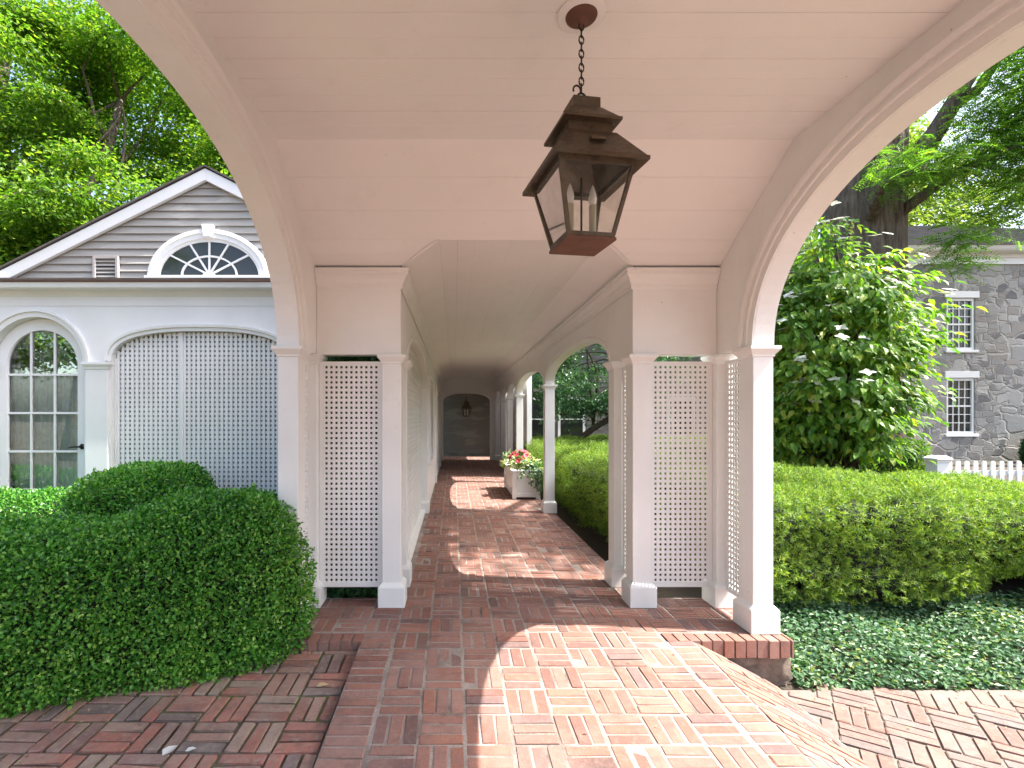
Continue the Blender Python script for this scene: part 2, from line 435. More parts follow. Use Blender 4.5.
def voxel_core(name, f, lo, hi, thr, vox, m, parent):  # solid core added inside a hedge to block the view through
    lo = np.array(lo); hi = np.array(hi); n = np.ceil((hi - lo) / vox).astype(int) + 2
    g = [lo[i] + (np.arange(n[i]) - .5) * vox for i in range(3)]
    X, Y, Z = np.meshgrid(*g, indexing='ij'); inside = (f(np.stack([X.ravel(), Y.ravel(), Z.ravel()], 1)) < thr).reshape(X.shape)
    inside[0] = inside[-1] = False; inside[:, 0] = inside[:, -1] = False; inside[:, :, 0] = inside[:, :, -1] = False
    verts = {}; faces = []
    def vid(i, j, k):
        key = (i, j, k)
        if key not in verts: verts[key] = len(verts)
        return verts[key]
    for (i, j, k) in np.argwhere(inside):
        for d, q in (((1, 0, 0), ((1, 0, 0), (1, 1, 0), (1, 1, 1), (1, 0, 1))), ((-1, 0, 0), ((0, 0, 0), (0, 0, 1), (0, 1, 1), (0, 1, 0))),
                     ((0, 1, 0), ((0, 1, 0), (0, 1, 1), (1, 1, 1), (1, 1, 0))), ((0, -1, 0), ((0, 0, 0), (1, 0, 0), (1, 0, 1), (0, 0, 1))),
                     ((0, 0, 1), ((0, 0, 1), (1, 0, 1), (1, 1, 1), (0, 1, 1))), ((0, 0, -1), ((0, 0, 0), (0, 1, 0), (1, 1, 0), (1, 0, 0)))):
            if not inside[i + d[0], j + d[1], k + d[2]]: faces.append([vid(i + a, j + b, k + c) for a, b, c in q])
    V = np.array(list(verts.keys()), float) * vox + (lo - vox)
    o = np_mesh(name, V, np.array(faces), m, parent, smooth=True)
    s = o.modifiers.new('smooth', 'SMOOTH'); s.iterations = 6; s.factor = .5
    return o
def seg_dist(P, line):
    d = np.full(len(P), 9e9)
    for a, b in zip(line[:-1], line[1:]):
        a = np.array(a); b = np.array(b); ab = b - a
        t = np.clip(((P[:, :2] - a) @ ab) / (ab @ ab), 0, 1)
        d = np.minimum(d, np.linalg.norm(P[:, :2] - a - t[:, None] * ab, axis=1))
    return d
def hedge_f(line, w, zc, hz, p, amp, k, seed):
    def f(P):
        rng = np.random.default_rng(seed)
        q = ((seg_dist(P, line) / w) ** p + (np.abs(P[:, 2] - zc) / hz) ** p) ** (1 / p)
        return q + amp * wob(P, k, rng)
    return f
def rect_f(x0, x1, y0, y1, zc, hz, p, r, amp, k, seed):
    cx, cy, hx, hy = (x0 + x1) / 2, (y0 + y1) / 2, (x1 - x0) / 2, (y1 - y0) / 2
    def f(P):
        rng = np.random.default_rng(seed)
        # signed-distance style rounded box normalised so that f=1 on surface, depth in units of r
        q = np.stack([np.abs(P[:, 0] - cx) - hx + r, np.abs(P[:, 1] - cy) - hy + r, np.abs(P[:, 2] - zc) - hz + r], 1)
        d = np.linalg.norm(np.maximum(q, 0), axis=1) + np.minimum(q.max(1), 0) - r
        return 1 + d / .5 + amp * wob(P, k, rng)
    return f
def rand_dir(n, rng): return unit(rng.normal(size=(n, 3)))

# ------------------------------------------------------------------ camera, sun, sky
cam = bpy.data.cameras.new('camera'); co = bpy.data.objects.new('camera', cam); COL.objects.link(co)
co.location = (0, 0, 1.5); co.rotation_euler = (R(90), 0, 0)
cam.sensor_width = 36; cam.lens = 500 / 1024 * 36; cam.shift_x = 58 / 1024; cam.shift_y = 32 / 1024
cam.clip_start = .05; cam.clip_end = 600
scene.camera = co
SUN = Vector((2.06, -.24, 2.93)).normalized()
sl = bpy.data.lights.new('sun', 'SUN'); sl.energy = 4.0; sl.angle = R(.4); sl.color = (1, .965, .895)
so = bpy.data.objects.new('sun', sl); COL.objects.link(so); so.rotation_euler = SUN.to_track_quat('Z', 'Y').to_euler(); so.location = (20, -3, 30)
w = bpy.data.worlds.new('World'); scene.world = w; w.use_nodes = True
nt = w.node_tree; bg = nt.nodes['Background']; sky = nt.nodes.new('ShaderNodeTexSky'); sky.sky_type = 'NISHITA'; sky.sun_disc = False
sky.sun_elevation = math.asin(SUN.z); sky.sun_rotation = math.atan2(SUN.x, SUN.y); sky.air_density = 1; sky.dust_density = 4.2; sky.ozone_density = .6
nt.links.new(sky.outputs[0], bg.inputs[0]); bg.inputs[1].default_value = .15
vs_ = scene.view_settings; vs_.view_transform = 'Standard'; vs_.look = 'None'; vs_.gamma = 1; vs_.exposure = 1.93
cy = scene.cycles; cy.max_bounces = 14; cy.diffuse_bounces = 8; cy.glossy_bounces = 4; cy.transparent_max_bounces = 16; cy.transmission_bounces = 6
cy.use_denoising = True; cy.sample_clamp_indirect = 8; cy.caustics_reflective = False; cy.caustics_refractive = False

# ------------------------------------------------------------------ ground
def gz(x, y):
    if y < 3.32: base = -.46
    else:
        t = min(1, (y - 3.32) / 1.6); base = -.33 + .21 * t
        base += .06 * min(1, max(0, (y - 5) / 3)) + .2 * min(1, max(0, (y - 9) / 5))
    if x < 2.2:
        b2 = -.13 if y > 3.4 else -.46
        k = min(1, max(0, (2.2 - x) / .25)); base = base * (1 - k) + min(base, b2) * k if x > -1 else b2
    return base
xs = sorted(set([-150, -80, -40, -20, -12, -8, -6, -5, -4, -3, -2, -1.3, -1, -.5, 0, .5, 1, 1.5, 1.9, 2.1, 2.2, 2.3, 2.6, 3, 3.5, 4, 5, 6, 7, 8, 9, 10, 12, 15, 20, 30, 50, 90, 160]))
ys = sorted(set([-150, -60, -20, -8, -3, 0, 1, 2, 3, 3.30, 3.34, 3.45, 3.6, 3.8, 4, 4.2, 4.5, 4.8, 5.2, 6, 7, 8, 9, 10, 11, 12, 13, 14, 16, 20, 30, 50, 100, 200]))
V = [(x, y, gz(x, y)) for y in ys for x in xs]; nx = len(xs)
F = [(j * nx + i, j * nx + i + 1, (j + 1) * nx + i + 1, (j + 1) * nx + i) for j in range(len(ys) - 1) for i in range(nx - 1)]
def ground_mat():
    m, t = mat('garden_ground'); v = t.coord(); n = t.noise(v, .6, 4); n2 = t.noise(v, 45, 5, .7)
    c = t.mix(t.ramp(n, [(.42, 0), (.65, 1)]), (.06, .045, .032), (.085, .068, .045))
    c = t.mix(t.ramp(n2, [(.35, 0), (.75, .7)]), c, (.09, .07, .05)); t.pbr(c, .95, normal=t.bump(n2, .9, .03)); return m
mbg = MB(); mbg.add(V, F); tag(mbg.build('ground', ground_mat()), kind='structure')

# ------------------------------------------------------------------ brick paving
class Paver:
    def __init__(s, hf): s.jit = .0018; s.hf = hf; s.V = []; s.F = []; s.mi = []; s.rng = random.Random(11)
    def quad_brick(s, cs):
        """cs: four XY corners (ccw)"""
        r = s.rng; cx = sum(c[0] for c in cs) / 4; cy_ = sum(c[1] for c in cs) / 4
        dz = r.gauss(0, .0016); tx, ty = r.gauss(0, .008), r.gauss(0, .008); rot = r.gauss(0, .011); shr = abs(r.gauss(0, .002)); ox_, oy_ = r.gauss(0, .0016), r.gauss(0, .0016)
        b = len(s.V); ins = .005
        L = max(math.hypot(c[0] - cx, c[1] - cy_) for c in cs)
        def put(f, dzz):
            for c in cs:
                x = (c[0] - cx); y = (c[1] - cy_); k = 1 - (f + shr) / L
                xx = cx + ox_ + (x - rot * y) * k; yy = cy_ + oy_ + (y + rot * x) * k
                jx, jy = r.gauss(0, s.jit), r.gauss(0, s.jit)
                s.V.append((xx + jx, yy + jy, s.hf(xx, yy) + dz + tx * x + ty * y + dzz))
        put(0, -.03); put(0, -.0045); put(ins * 1.1, 0)
        for l in (0, 4):
            for i in range(4): s.F.append((b + l + i, b + l + (i + 1) % 4, b + l + 4 + (i + 1) % 4, b + l + 4 + i)); s.mi.append(0)
        s.F.append((b + 8, b + 9, b + 10, b + 11)); s.mi.append(0)
    def rect(s, x0, x1, y0, y1, tf=None):
        if x1 - x0 < .018 or y1 - y0 < .018: return
        cs = [(x0, y0), (x1, y0), (x1, y1), (x0, y1)]
        if tf: cs = [tf(*c) for c in cs]
        s.quad_brick(cs)
    def weave(s, rc, step, ox, oy, gap=.014, par=0, keep=None, tf=None):
        x0, x1, y0, y1 = rc
        i0, i1 = math.floor((x0 - ox) / step), math.ceil((x1 - ox) / step); j0, j1 = math.floor((y0 - oy) / step), math.ceil((y1 - oy) / step)
        g = gap / 2; b = step / 3
        for i in range(i0, i1):
            for j in range(j0, j1):
                ax, ay = ox + i * step, oy + j * step
                for k in range(3):
                    if (i + j + par) % 2: r = (ax + g, ax + step - g, ay + k * b + g, ay + (k + 1) * b - g)
                    else: r = (ax + k * b + g, ax + (k + 1) * b - g, ay + g, ay + step - g)
                    r = (max(r[0], x0), min(r[1], x1), max(r[2], y0), min(r[3], y1))
                    if r[0] >= r[1] or r[2] >= r[3]: continue
                    c = ((r[0] + r[1]) / 2, (r[2] + r[3]) / 2)
                    if tf: c = tf(*c)
                    if keep and not keep(*c): continue
                    s.rect(*r, tf=tf)
    def course(s, x0, x1, y0, y1, w, along='x', gap=.014, L=None):
        """rows of bricks; 'x' = long side along x spanning x0..x1 (split by L with running bond)"""
        a0, a1, c0, c1 = (x0, x1, y0, y1) if along == 'x' else (y0, y1, x0, x1)
        n = max(1, round((c1 - c0) / w)); w = (c1 - c0) / n; g = gap / 2
        for k in range(n):
            cuts = [a0, a1]
            if L:
                off = (k % 2) * L / 2; cuts = [a0] + [a0 + off + L * i for i in range(0, 60) if a0 + .04 < a0 + off + L * i < a1 - .04] + [a1]
            for p, q in zip(cuts[:-1], cuts[1:]):
                r = (p + g, q - g, c0 + k * w + g, c0 + (k + 1) * w - g)
                s.rect(*(r if along == 'x' else (r[2], r[3], r[0], r[1])))
    def bed(s, x0, x1, y0, y1, nxx, nyy, drop=.0035):
        b = len(s.V)
        for j in range(nyy + 1):
            for i in range(nxx + 1):
                x = x0 + (x1 - x0) * i / nxx; y = y0 + (y1 - y0) * j / nyy; s.V.append((x, y, s.hf(x, y) - drop))
        for j in range(nyy):
            for i in range(nxx):
                a = b + j * (nxx + 1) + i; s.F.append((a, a + 1, a + nxx + 2, a + nxx + 1)); s.mi.append(1)
    def build(s, name, mats): 
        o = np_mesh(name, np.array(s.V), np.array(s.F), mats, mi=s.mi); return tag(o, kind='structure')
ST = .226; OX = .0534; OY = 3.93
CX = .495
def mx(x): return 2 * CX - x      # mirror about the axis of the walk

wk = Paver(lambda x, y: 0.0)
wk.weave((-1.21, 2.27, 3.47, 4.115), ST, OX, OY, par=1)
wk.weave((-.415, 1.56, 4.115, 18.8), ST, OX, OY, par=1)
wk.bed(-1.21, 2.27, 3.45, 4.13, 2, 2); wk.bed(-.57, 1.56, 4.13, 18.8, 1, 4)
wk.build('walkway', [M['brick'], M['mortar']])
def ramp_h(x, y):
    h = -.04 * max(0, 3.45 - y)
    if x > 1.60: h -= (.30 - .04 * min(1, max(0, 3.45 - y)) * .6) * min(1, (x - 1.60) / .55) ** 1.05
    return h
rp = Paver(ramp_h)
rp.weave((-.40, 1.415, -2.5, 3.465), ST, OX, OY, par=1)
rp.course(-.625, -.404, -2.5, 3.465, .0755, 'x')
rp.course(1.42, 1.60, -2.5, 3.345, .0755, 'x'); rp.course(1.60, 2.16, -2.5, 3.345, .0755, 'x', L=.226)
rp.bed(-.62, 1.60, -2.5, 3.34, 6, 12); rp.bed(1.60, 2.16, -2.5, 3.34, 16, 12, drop=.006); rp.bed(-.62, 1.42, 3.34, 3.47, 2, 1)
rp.build('ramp', [M['brick'], M['mortar']])
dl = Paver(lambda x, y: -.062 - .028 * max(0, 3.35 - y))
rot = R(0)
def tfl(x, y): return (-.63 + (x) * math.cos(rot) - (y) * math.sin(rot), 1.5 + x * math.sin(rot) + y * math.cos(rot))
dl.rng = random.Random(5)
dl.jit = .0032
dl.weave((-6.2, -.634, -2.5, 3.326), .232, -.634, 3.29, gap=.016)
dl.bed(-6.8, -.625, -2.5, 3.349, 2, 8, drop=.012)
dl.build('driveway', [M['brick_old'], M['moss']])
dr = Paver(lambda x, y: -.305 - .01 * max(0, 3.3 - y))
ra = R(-33)
def tfr(x, y): return (2.2 + x * math.cos(ra) - y * math.sin(ra), 3.3 + x * math.sin(ra) + y * math.cos(ra))
dr.rng = random.Random(6)
dr.weave((-6, 12, -8, 7), .235, 0, 0, gap=.012, keep=lambda x, y: 2.15 < x < 9.5 and -2.4 < y < 3.27 + .03 * math.sin(x * 3), tf=tfr)
dr.bed(2.155, 9.7, -2.5, 3.31, 6, 6, drop=.010)
dr.build('driveway', [M['brick_sun'], M['joint']])
dv = Paver(lambda x, y: -.42)
dv.weave((-9, 12, -6, -2.55), .48, 0, 0, gap=.02)
dv.bed(-12, 14, -16, -2.55, 4, 4); dv.build('driveway', [M['brick_sun'], M['joint']])

# brick step under the right pillars
st = empty('brick_step', (1.85, 3.4, -.3), 'brick edged step on rough stone base under the right pillar', 'step')
m = MB(); rr = random.Random(3); x = 1.425
while x < 2.27:
    x1 = min(x + .075, 2.275); m.box(x + .005 + rr.uniform(-.001, .002), x1 - .005, 3.338 + rr.uniform(-.004, .004), 3.457, -.118 + rr.uniform(-.004, .003), rr.uniform(-.003, .001)); x = x1
y = 3.345
while y < 4.1:
    m.box(2.275, 2.283 + rr.uniform(-.003, .003), y + .115, y + .115 + .067, -.118, -.012); y += .075
m.build('brick_cap', M['brick'], st, bevel=.004)
MB().box(1.43, 2.272, 3.349, 4.12, -.114, -.009).build('mortar_bed', M['mortar'], st)
m = MB(); rows = []
for z in np.linspace(-.40, -.119, 7):
    row = []
    for (a, b) in [(1.43 + .84 * t, 3.375) for t in np.linspace(0, 1, 14)] + [(2.255, 3.4 + .7 * t) for t in np.linspace(0, 1, 10)]:
        row.append((a + rr.gauss(0, .008), b + rr.gauss(0, .010), z))
    rows.append(row)
m.strip(rows, smooth=True); m.build('stone_base', M['stonebase'], st)
# left riser
sr = empty('brick_step', (-.9, 3.4, -.1), 'low shaded brick step edge beside the boxwood hedge', 'step')
m = MB(); x = -1.21
while x < -.63:
    m.box(x + .005, x + .070, 3.337 + rr.uniform(-.004, .004), 3.457, -.11, rr.uniform(-.003, .001)); x += .075
m.build('brick_cap', M['brick'], sr, bevel=.004)
MB().box(-1.215, -.628, 3.349, 4.12, -.12, -.009).build('mortar_bed', M['mortar'], sr)

# ------------------------------------------------------------------ columns & lattice
CAPZ = 1.985
def column(x0, x1, y0, y1, parent, top=CAPZ, base=0, material='white'):
    c = MB().box(x0, x1, y0, y1, base + .02, top - .04).build('column', M[material], parent, bevel=.005)
    MB().sq(x0, x1, y0, y1, [(.03, base), (.03, base + .155), (.026, base + .165), (.012, base + .18), (.003, base + .19)]).build('plinth', M[material], c, bevel=.004)
    MB().sq(x0, x1, y0, y1, [(.003, top - .075), (.008, top - .072), (.008, top - .06), (.014, top - .052), (.032, top - .028), (.036, top - .024), (.036, top - .002)]).build('capital', M[material], c, bevel=.002)
    return c
def lattice(parent, plane, c, u0, u1, z0, z1, pitch=.0405, strip=.0226, th=.004, frame=.03, material='white', topf=None, name='lattice_screen', bottomframe=True):
    """plane 'y' = panel facing Y at y=c spanning x; plane 'x' likewise"""
    m = MB()
    def bx(a, b, za, zb, d0, d1):
        if plane == 'y': m.box(a, b, c + d0, c + d1, za, zb)
        else: m.box(c + d0, c + d1, a, b, za, zb)
    n = max(1, round((u1 - u0 - 2 * frame) / pitch)); p = (u1 - u0 - 2 * frame) / n
    for i in range(n + 1):
        u = u0 + frame + i * p; zt = (topf(u) if topf else z1) - .002
        a, b = max(u - strip / 2, u0 + .002), min(u + strip / 2, u1 - .002)
        bx(a, b, z0 + .002, zt, -th, 0)
    k = 0; z = z0 + frame
    while z < z1 - .01:
        a, b = u0, u1
        if topf:
            us = [u0 + (u1 - u0) * i / 200 for i in range(201)]; ok = [u for u in us if topf(u) > z + strip / 2]
            if not ok: break
            a, b = min(ok), max(ok)
        bx(a + .001, b - .001, z - strip / 2, z + strip / 2, 0, th); z += pitch
    if frame > .02 and not topf:
        for a, b, za, zb in ((u0, u0 + frame, z0, z1), (u1 - frame, u1, z0, z1), (u0 + frame, u1 - frame, z1 - frame, z1), (u0 + frame, u1 - frame, z0, z0 + frame)):
            bx(a, b, za, zb, -th - .005, th + .005)
    return m.build(name, M[material], parent)

pv = empty('entrance_pavilion', (CX, 2.03, 0), 'white painted porch with big side arches and pale board ceiling around the lantern', 'porch')
XI, XO = 2.065, 2.21            # right inner/outer faces of the side walls
YB = 3.945                      # back wall face
AY0, AY1 = .62, 3.46
for s in (0, 1):
    fx = (lambda x: x) if s == 0 else mx
    def col(x0, x1, y0, y1):
        a, b = fx(x0), fx(x1); return column(min(a, b), max(a, b), y0, y1, pv)
    col(1.405, 1.555, 3.93, 4.08)          # inner corner column
    col(XI, XO, 3.93, 4.08)                # back corner
    col(XI + .004, XO, 3.46, 3.63)         # big arch pillar, far
    col(XI + .004, XO, .45, .62)           # near
    col(XI, XO, -.02, .13)
    # side arch wall
    U, Z = arch(AY0, AY1, CAPZ, .955, 2.12, 48)
    Uw = [-.02] + U + [4.08]; Bw = [CAPZ] + Z + [CAPZ]
    a, b = fx(XI + .01), fx(XO - .006)
    MB().curtain('y', min(a, b), max(a, b), Uw, Bw, [3.36] * len(Uw)).build('arch_wall', M['white'], pv)
    prof = [(0.002, -.001), (.002, .012), (.05, .014), (.053, .026), (.068, .028), (.072, .018), (.098, .018), (.103, .036), (.125, .042), (.132, .034), (.137, -.001)]
    mm = MB(); archivolt(mm, 'y', fx(XI + .01), -1 if s == 0 else 1, AY0, AY1, CAPZ, .955, 2.12, prof)
    archivolt(mm, 'y', fx(XO - .006), 1 if s == 0 else -1, AY0, AY1, CAPZ, .955, 2.12, prof)
    mm.build('arch_moulding', M['white'], pv)
    # back wall piece over front lattice
    a, b = fx(1.41), fx(XI + .008)
    MB().box(a, b, YB, 4.078, CAPZ, 3.36).build('wall_panel', M['white'], pv, bevel=.003)
    MB().box(fx(.40 + 1.01), fx(XI + .008), -.005, .12, CAPZ, 3.36).build('wall_panel', M['white'], pv)
    # lattice screens
    a, b = sorted((fx(1.557), fx(XI - .002)))
    lattice(pv, 'y', 4.0, a, b, .135, 1.935, frame=.034)
    lattice(pv, 'x', fx(2.14), 3.634, 3.928, .135, 1.93, frame=.03)
# cornice on back wall pieces (with return into the walk)
CP = [(0, 2.50), (.006, 2.50), (.010, 2.512), (.010, 2.535), (.018, 2.545), (.03, 2.575), (.05, 2.60), (.056, 2.605), (.056, 2.632), (.062, 2.636), (.062, 2.654), (0, 2.654)]
mm = MB(); mould_path(mm, [(XI + .008, YB), (1.405, YB), (1.405, 17.0)], CP, True)
mm.build('cornice', M['white'], pv, bevel=0)
mm = MB(); mould_path(mm, [(mx(XI + .008), YB), (mx(1.405), YB), (mx(1.405), 17.0)], CP, False)
mm.build('cornice', M['white'], pv)
# ceiling boards
HC, ZL = 3.19, 2.672
Y1, Y2 = 3.05, 3.905
SL = (HC - ZL) / (Y2 - Y1)
PW = .31                         # horizontal run of the walk ceiling's sloping side
HW = 2.80                        # walk ceiling height
m = MB(); rr = random.Random(8)
def board_flat(y0, y1):
    d = rr.uniform(-.0012, .0012); g_ = rr.choice((.0009, .0012, .0022)); m.box(mx(XI + .012), XI + .012, y0 + g_, y1 - .001, HC + d, HC + .018)
y = 1.01
wB = .1365
edges = np.arange(Y1, .98, -wB)[::-1]
for a, b in zip(edges[:-1], edges[1:]): board_flat(a, b)
def slope_board(t0, t1, mirror=False):
    # t: horizontal distance from the break towards the wall
    d = rr.uniform(-.001, .001)
    def yz(t): return ((Y1 + t) if not mirror else (2 * 2.03 - Y1 - t), HC - SL * t)
    (ya, za), (yb, zb) = yz(t0 + .001), yz(t1 - .001)
    segs = [(mx(XI + .012), XI + .012)]
    # keep out the mouth of the walk's own vault
    zm = (za + zb) / 2
    if not mirror and zm < HW:
        k = (HW - zm) / (HW - 2.66) * PW
        segs = [(mx(XI + .012), mx(1.405) + PW - k), (1.405 - PW + k, XI + .012)]
        k0 = max(0, (HW - za) / (HW - 2.66) * PW); k1 = (HW - zb) / (HW - 2.66) * PW
        for sgn in (0, 1):
            xa, xb, xo = 1.405 - PW + k0, 1.405 - PW + k1, XI + .012
            if sgn: xa, xb, xo = mx(xa), mx(xb), mx(xo)
            m.add([(xa, ya, za + d), (xo, ya, za + d), (xo, yb, zb + d), (xb, yb, zb + d), (xa, ya, za + .018), (xo, ya, za + .018), (xo, yb, zb + .018), (xb, yb, zb + .018)],
                  [(0, 1, 2, 3), (4, 5, 6, 7), (0, 1, 5, 4), (1, 2, 6, 5), (2, 3, 7, 6), (3, 0, 4, 7)])
        return
    for x0, x1 in segs:
        m.add([(x0, ya, za + d), (x1, ya, za + d), (x1, yb, zb + d), (x0, yb, zb + d), (x0, ya, za + .018), (x1, ya, za + .018), (x1, yb, zb + .018), (x0, yb, zb + .018)],
              [(0, 1, 2, 3), (4, 5, 6, 7), (0, 1, 5, 4), (1, 2, 6, 5), (2, 3, 7, 6), (3, 0, 4, 7)])
t_m = (HC - HW) / SL
ts = [0, t_m / 3, 2 * t_m / 3, t_m] + [t_m + (Y2 - Y1 - t_m) * i / 2 for i in (1, 2)]
for a, b in zip(ts[:-1], ts[1:]): slope_board(a, b)
for a, b in zip(ts[:-1], ts[1:]): slope_board(a, b, True)
m.build('ceiling', M['ceil'], pv, bevel=.0016, seg=1)
MB().lathe((.535, 2.1, HC - .012), [(.095, 0), (.10, .003), (.10, .011)], 40).build('ceiling_plate', M['white'], pv)
# roof
def slab(mb, pts, th):
    n = len(pts); mb.add(pts + [(p[0], p[1], p[2] + th) for p in pts], [tuple(range(n))[::-1], tuple(range(n, 2 * n))] + [(i, (i + 1) % n, n + (i + 1) % n, n + i) for i in range(n)])
m = MB(); xa, xb, ya, yb, ze, zr = mx(XO + .08), XO + .08, -.15, 4.2, 3.365, 4.1
yr = (ya + yb) / 2
m.add([(xa, ya, ze), (xb, ya, ze), (xb, yb, ze), (xa, yb, ze), (xa, ya, ze + .06), (xb, ya, ze + .06), (xb, yb, ze + .06), (xa, yb, ze + .06), (CX - .3, yr, zr), (CX + .3, yr, zr)],
      [(0, 3, 2, 1), (0, 1, 5, 4), (1, 2, 6, 5), (2, 3, 7, 6), (3, 0, 4, 7), (4, 5, 9, 8), (5, 6, 9), (6, 7, 8, 9), (7, 4, 8)])
m.build('roof', M['shingle'], pv)

# ------------------------------------------------------------------ covered walk (arcade)
aw = empty('covered_walkway', (CX, 10.5, 0), 'long white covered walk with an arcade on one side, running to a dark wall', 'arcade')
colY = [(4.40, 4.55), (7.72, 7.87), (11.25, 11.40), (13.15, 13.30), (15.0, 15.15), (16.88, 17.0)]
for a, b in colY: column(1.405, 1.555, a, b, aw)
ops = [(4.55, 7.72), (7.87, 11.25), (11.40, 13.15), (13.30, 15.0), (15.15, 16.88)]
def rise_of(a, b): return .33 if b - a > 2.5 else .30
ww = wall_with('y', 1.411, 1.549, 4.08, 18.95, CAPZ, 2.95, [(a, b, CAPZ, rise_of(a, b), 2.2) for a, b in ops] + [(17.0, 18.7, CAPZ, .30, 2.2)])
ww.build('arcade_wall', M['white'], aw)
mm = MB()
for a, b in ops:
    archivolt(mm, 'y', 1.411, -1, a, b, CAPZ, rise_of(a, b), 2.2, [(.002, -.001), (.002, .006), (.03, .006), (.034, .012), (.05, .012), (.054, -.001)])
mm.build('arch_moulding', M['white'], aw)
lattice(aw, 'x', 1.49, 4.083, 4.397, .135, 1.93, frame=.03)
# left wall
lx0, lx1 = mx(1.549), mx(1.411)
for a, b in ((4.40, 4.55), (7.72, 7.87), (11.25, 11.40), (14.85, 15.0), (16.88, 17.0)): column(mx(1.555), mx(1.405), a, b, aw)
lattice(aw, 'x', mx(1.49), 4.083, 4.397, .135, 1.93, frame=.03)
ww = wall_with('y', lx0, lx1, 4.08, 7.795, CAPZ, 2.95, [(4.55, 7.72, CAPZ, .33, 2.2)])
ww.build('wall_panel', M['white'], aw)
mm = MB(); archivolt(mm, 'y', lx1, 1, 4.55, 7.72, CAPZ, .33, 2.2, [(.002, -.001), (.002, .006), (.03, .006), (.034, .012), (.05, .012), (.054, -.001)])
mm.build('arch_moulding', M['white'], aw)
MB().box(lx0 - .03, lx0 - .005, 4.5, 7.8, .0, 2.5).build('backing_board', M['wing'], aw)
au, az = arch(4.55, 7.72, CAPZ, .33, 2.2, 60)
lattice(aw, 'x', lx0 + .05, 4.552, 7.718, .05, 2.31, pitch=.055, strip=.03, frame=.01, topf=lambda u: float(np.interp(u, au, az)))
MB().box(lx0 + .03, lx1 - .02, 4.56, 7.71, .003, .06).build('base_board', M['white'], aw, bevel=.004)
m = MB(); m.box(lx0, lx1, 7.797, 8.0, 0, 2.95); m.box(lx0, lx1, 8.0, 9.1, 0, .80); m.box(lx0, lx1, 8.0, 9.1, 2.03, 2.95); m.box(lx0, lx1, 9.1, 11.6, 0, 2.95)
m.box(lx0, lx1, 11.6, 12.7, 2.12, 2.95); m.box(lx0, lx1, 12.7, 17.0, 0, 2.95)
m.build('side_wall', M['white'], aw)
m = MB(); m.box(lx1 - .12, lx1 + .05, 7.93, 8.02, .76, 2.10); m.box(lx1 - .12, lx1 + .05, 9.08, 9.17, .76, 2.10); m.box(lx1 - .12, lx1 + .06, 7.91, 9.19, .72, .775); m.box(lx1 - .12, lx1 + .06, 7.91, 9.19, 2.07, 2.14)
wf = m.build('window', M['trim'], aw, bevel=.004)
m = MB(); m.box(lx1 - .11, lx1 - .085, 8.02, 9.08, .775, 2.07); m.build('pane', M['darkglass'], wf)
m = MB(); m.box(lx1 - .10, lx1 - .06, 11.62, 12.68, .01, 2.10); d = m.build('door', simple('dark_green_door', (.03, .04, .035), .4), aw, bevel=.004)
m = MB()
for a, b in ((11.7, 12.1), (12.2, 12.6)):
    for za, zb in ((.2, .9), (1.0, 1.95)): m.box(lx1 - .062, lx1 - .052, a, b, za, zb)
m.build('door_panel', M['iron'], d, bevel=.004)
m = MB(); m.box(lx1 - .1, lx1 + .02, 11.52, 11.61, 0, 2.2); m.box(lx1 - .1, lx1 + .02, 12.69, 12.78, 0, 2.2); m.box(lx1 - .1, lx1 + .025, 11.5, 12.8, 2.11, 2.22)
m.build('door_frame', M['trim'], d, bevel=.004)
# garden side wall beyond the second bay
m = MB(); m.box(1.78, 1.90, 12.2, 16.9, -.1, 2.6); m.box(1.78, 1.90, 16.9, 18.3, 2.05, 2.6); m.box(1.78, 1.90, 18.3, 18.94, -.1, 2.6)
m.build('garden_wall', M['wing'], aw)
# end arch
ww = wall_with('x', 17.003, 17.13, mx(1.41), 1.41, 0, 2.95, [(mx(1.41) + .05, 1.225, 1.98, .29, 2.3)])
ww.build('end_arch', M['white'], aw)
mm = MB(); archivolt(mm, 'x', 17.003, -1, mx(1.41) + .05, 1.225, 1.98, .29, 2.3, [(.002, -.001), (.002, .01), (.05, .01), (.055, .02), (.08, .02), (.084, -.001)], foot=0.0)
mm.build('arch_moulding', M['white'], aw)
# walk ceiling boards
m = MB(); rr = random.Random(9)
YE = 18.9
xl, xr = mx(1.405) + PW, 1.405 - PW
n = 9; wb = (xr - xl) / n
ysA = Y1 + t_m
for i in range(n):
    d = rr.uniform(-.0004, .0004); m.box(xl + i * wb + .0006, xl + (i + 1) * wb - .0006, ysA, YE, HW + d, HW + .018)
cur = [(0, 0)]
pts = []
for i in range(7):                # softly coved side between wall and flat
    t = i / 6; xx = PW * t; zz = (HW - 2.66) * (1 - (1 - t) ** 1.25); pts.append((xx, zz))
for sgn in (0, 1):
    rows = []
    for i, (xx, zz) in enumerate(pts):
        X = 1.405 - xx; X = mx(X) if sgn else X
        ys_ = Y2 - (zz) / SL; rows.append([(X, ys_, 2.66 + zz), (X, YE, 2.66 + zz)])
    m.strip(rows, smooth=True)
m.build('ceiling', M['ceil'], aw)
m = MB(); zc_ = 2.955
m.add([(mx(1.66), 4.205, zc_), (1.66, 4.205, zc_), (1.66, 18.95, zc_), (mx(1.66), 18.95, zc_), (mx(1.66), 4.205, zc_ + .05), (1.66, 4.205, zc_ + .05), (1.66, 18.95, zc_ + .05), (mx(1.66), 18.95, zc_ + .05), (CX, 4.205, 3.6), (CX, 18.95, 3.6)],
      [(0, 3, 2, 1), (0, 1, 5, 4), (1, 2, 6, 5), (2, 3, 7, 6), (3, 0, 4, 7), (5, 6, 9, 8), (7, 4, 8, 9), (4, 5, 8), (6, 7, 9)])
m.build('roof', M['shingle'], aw)

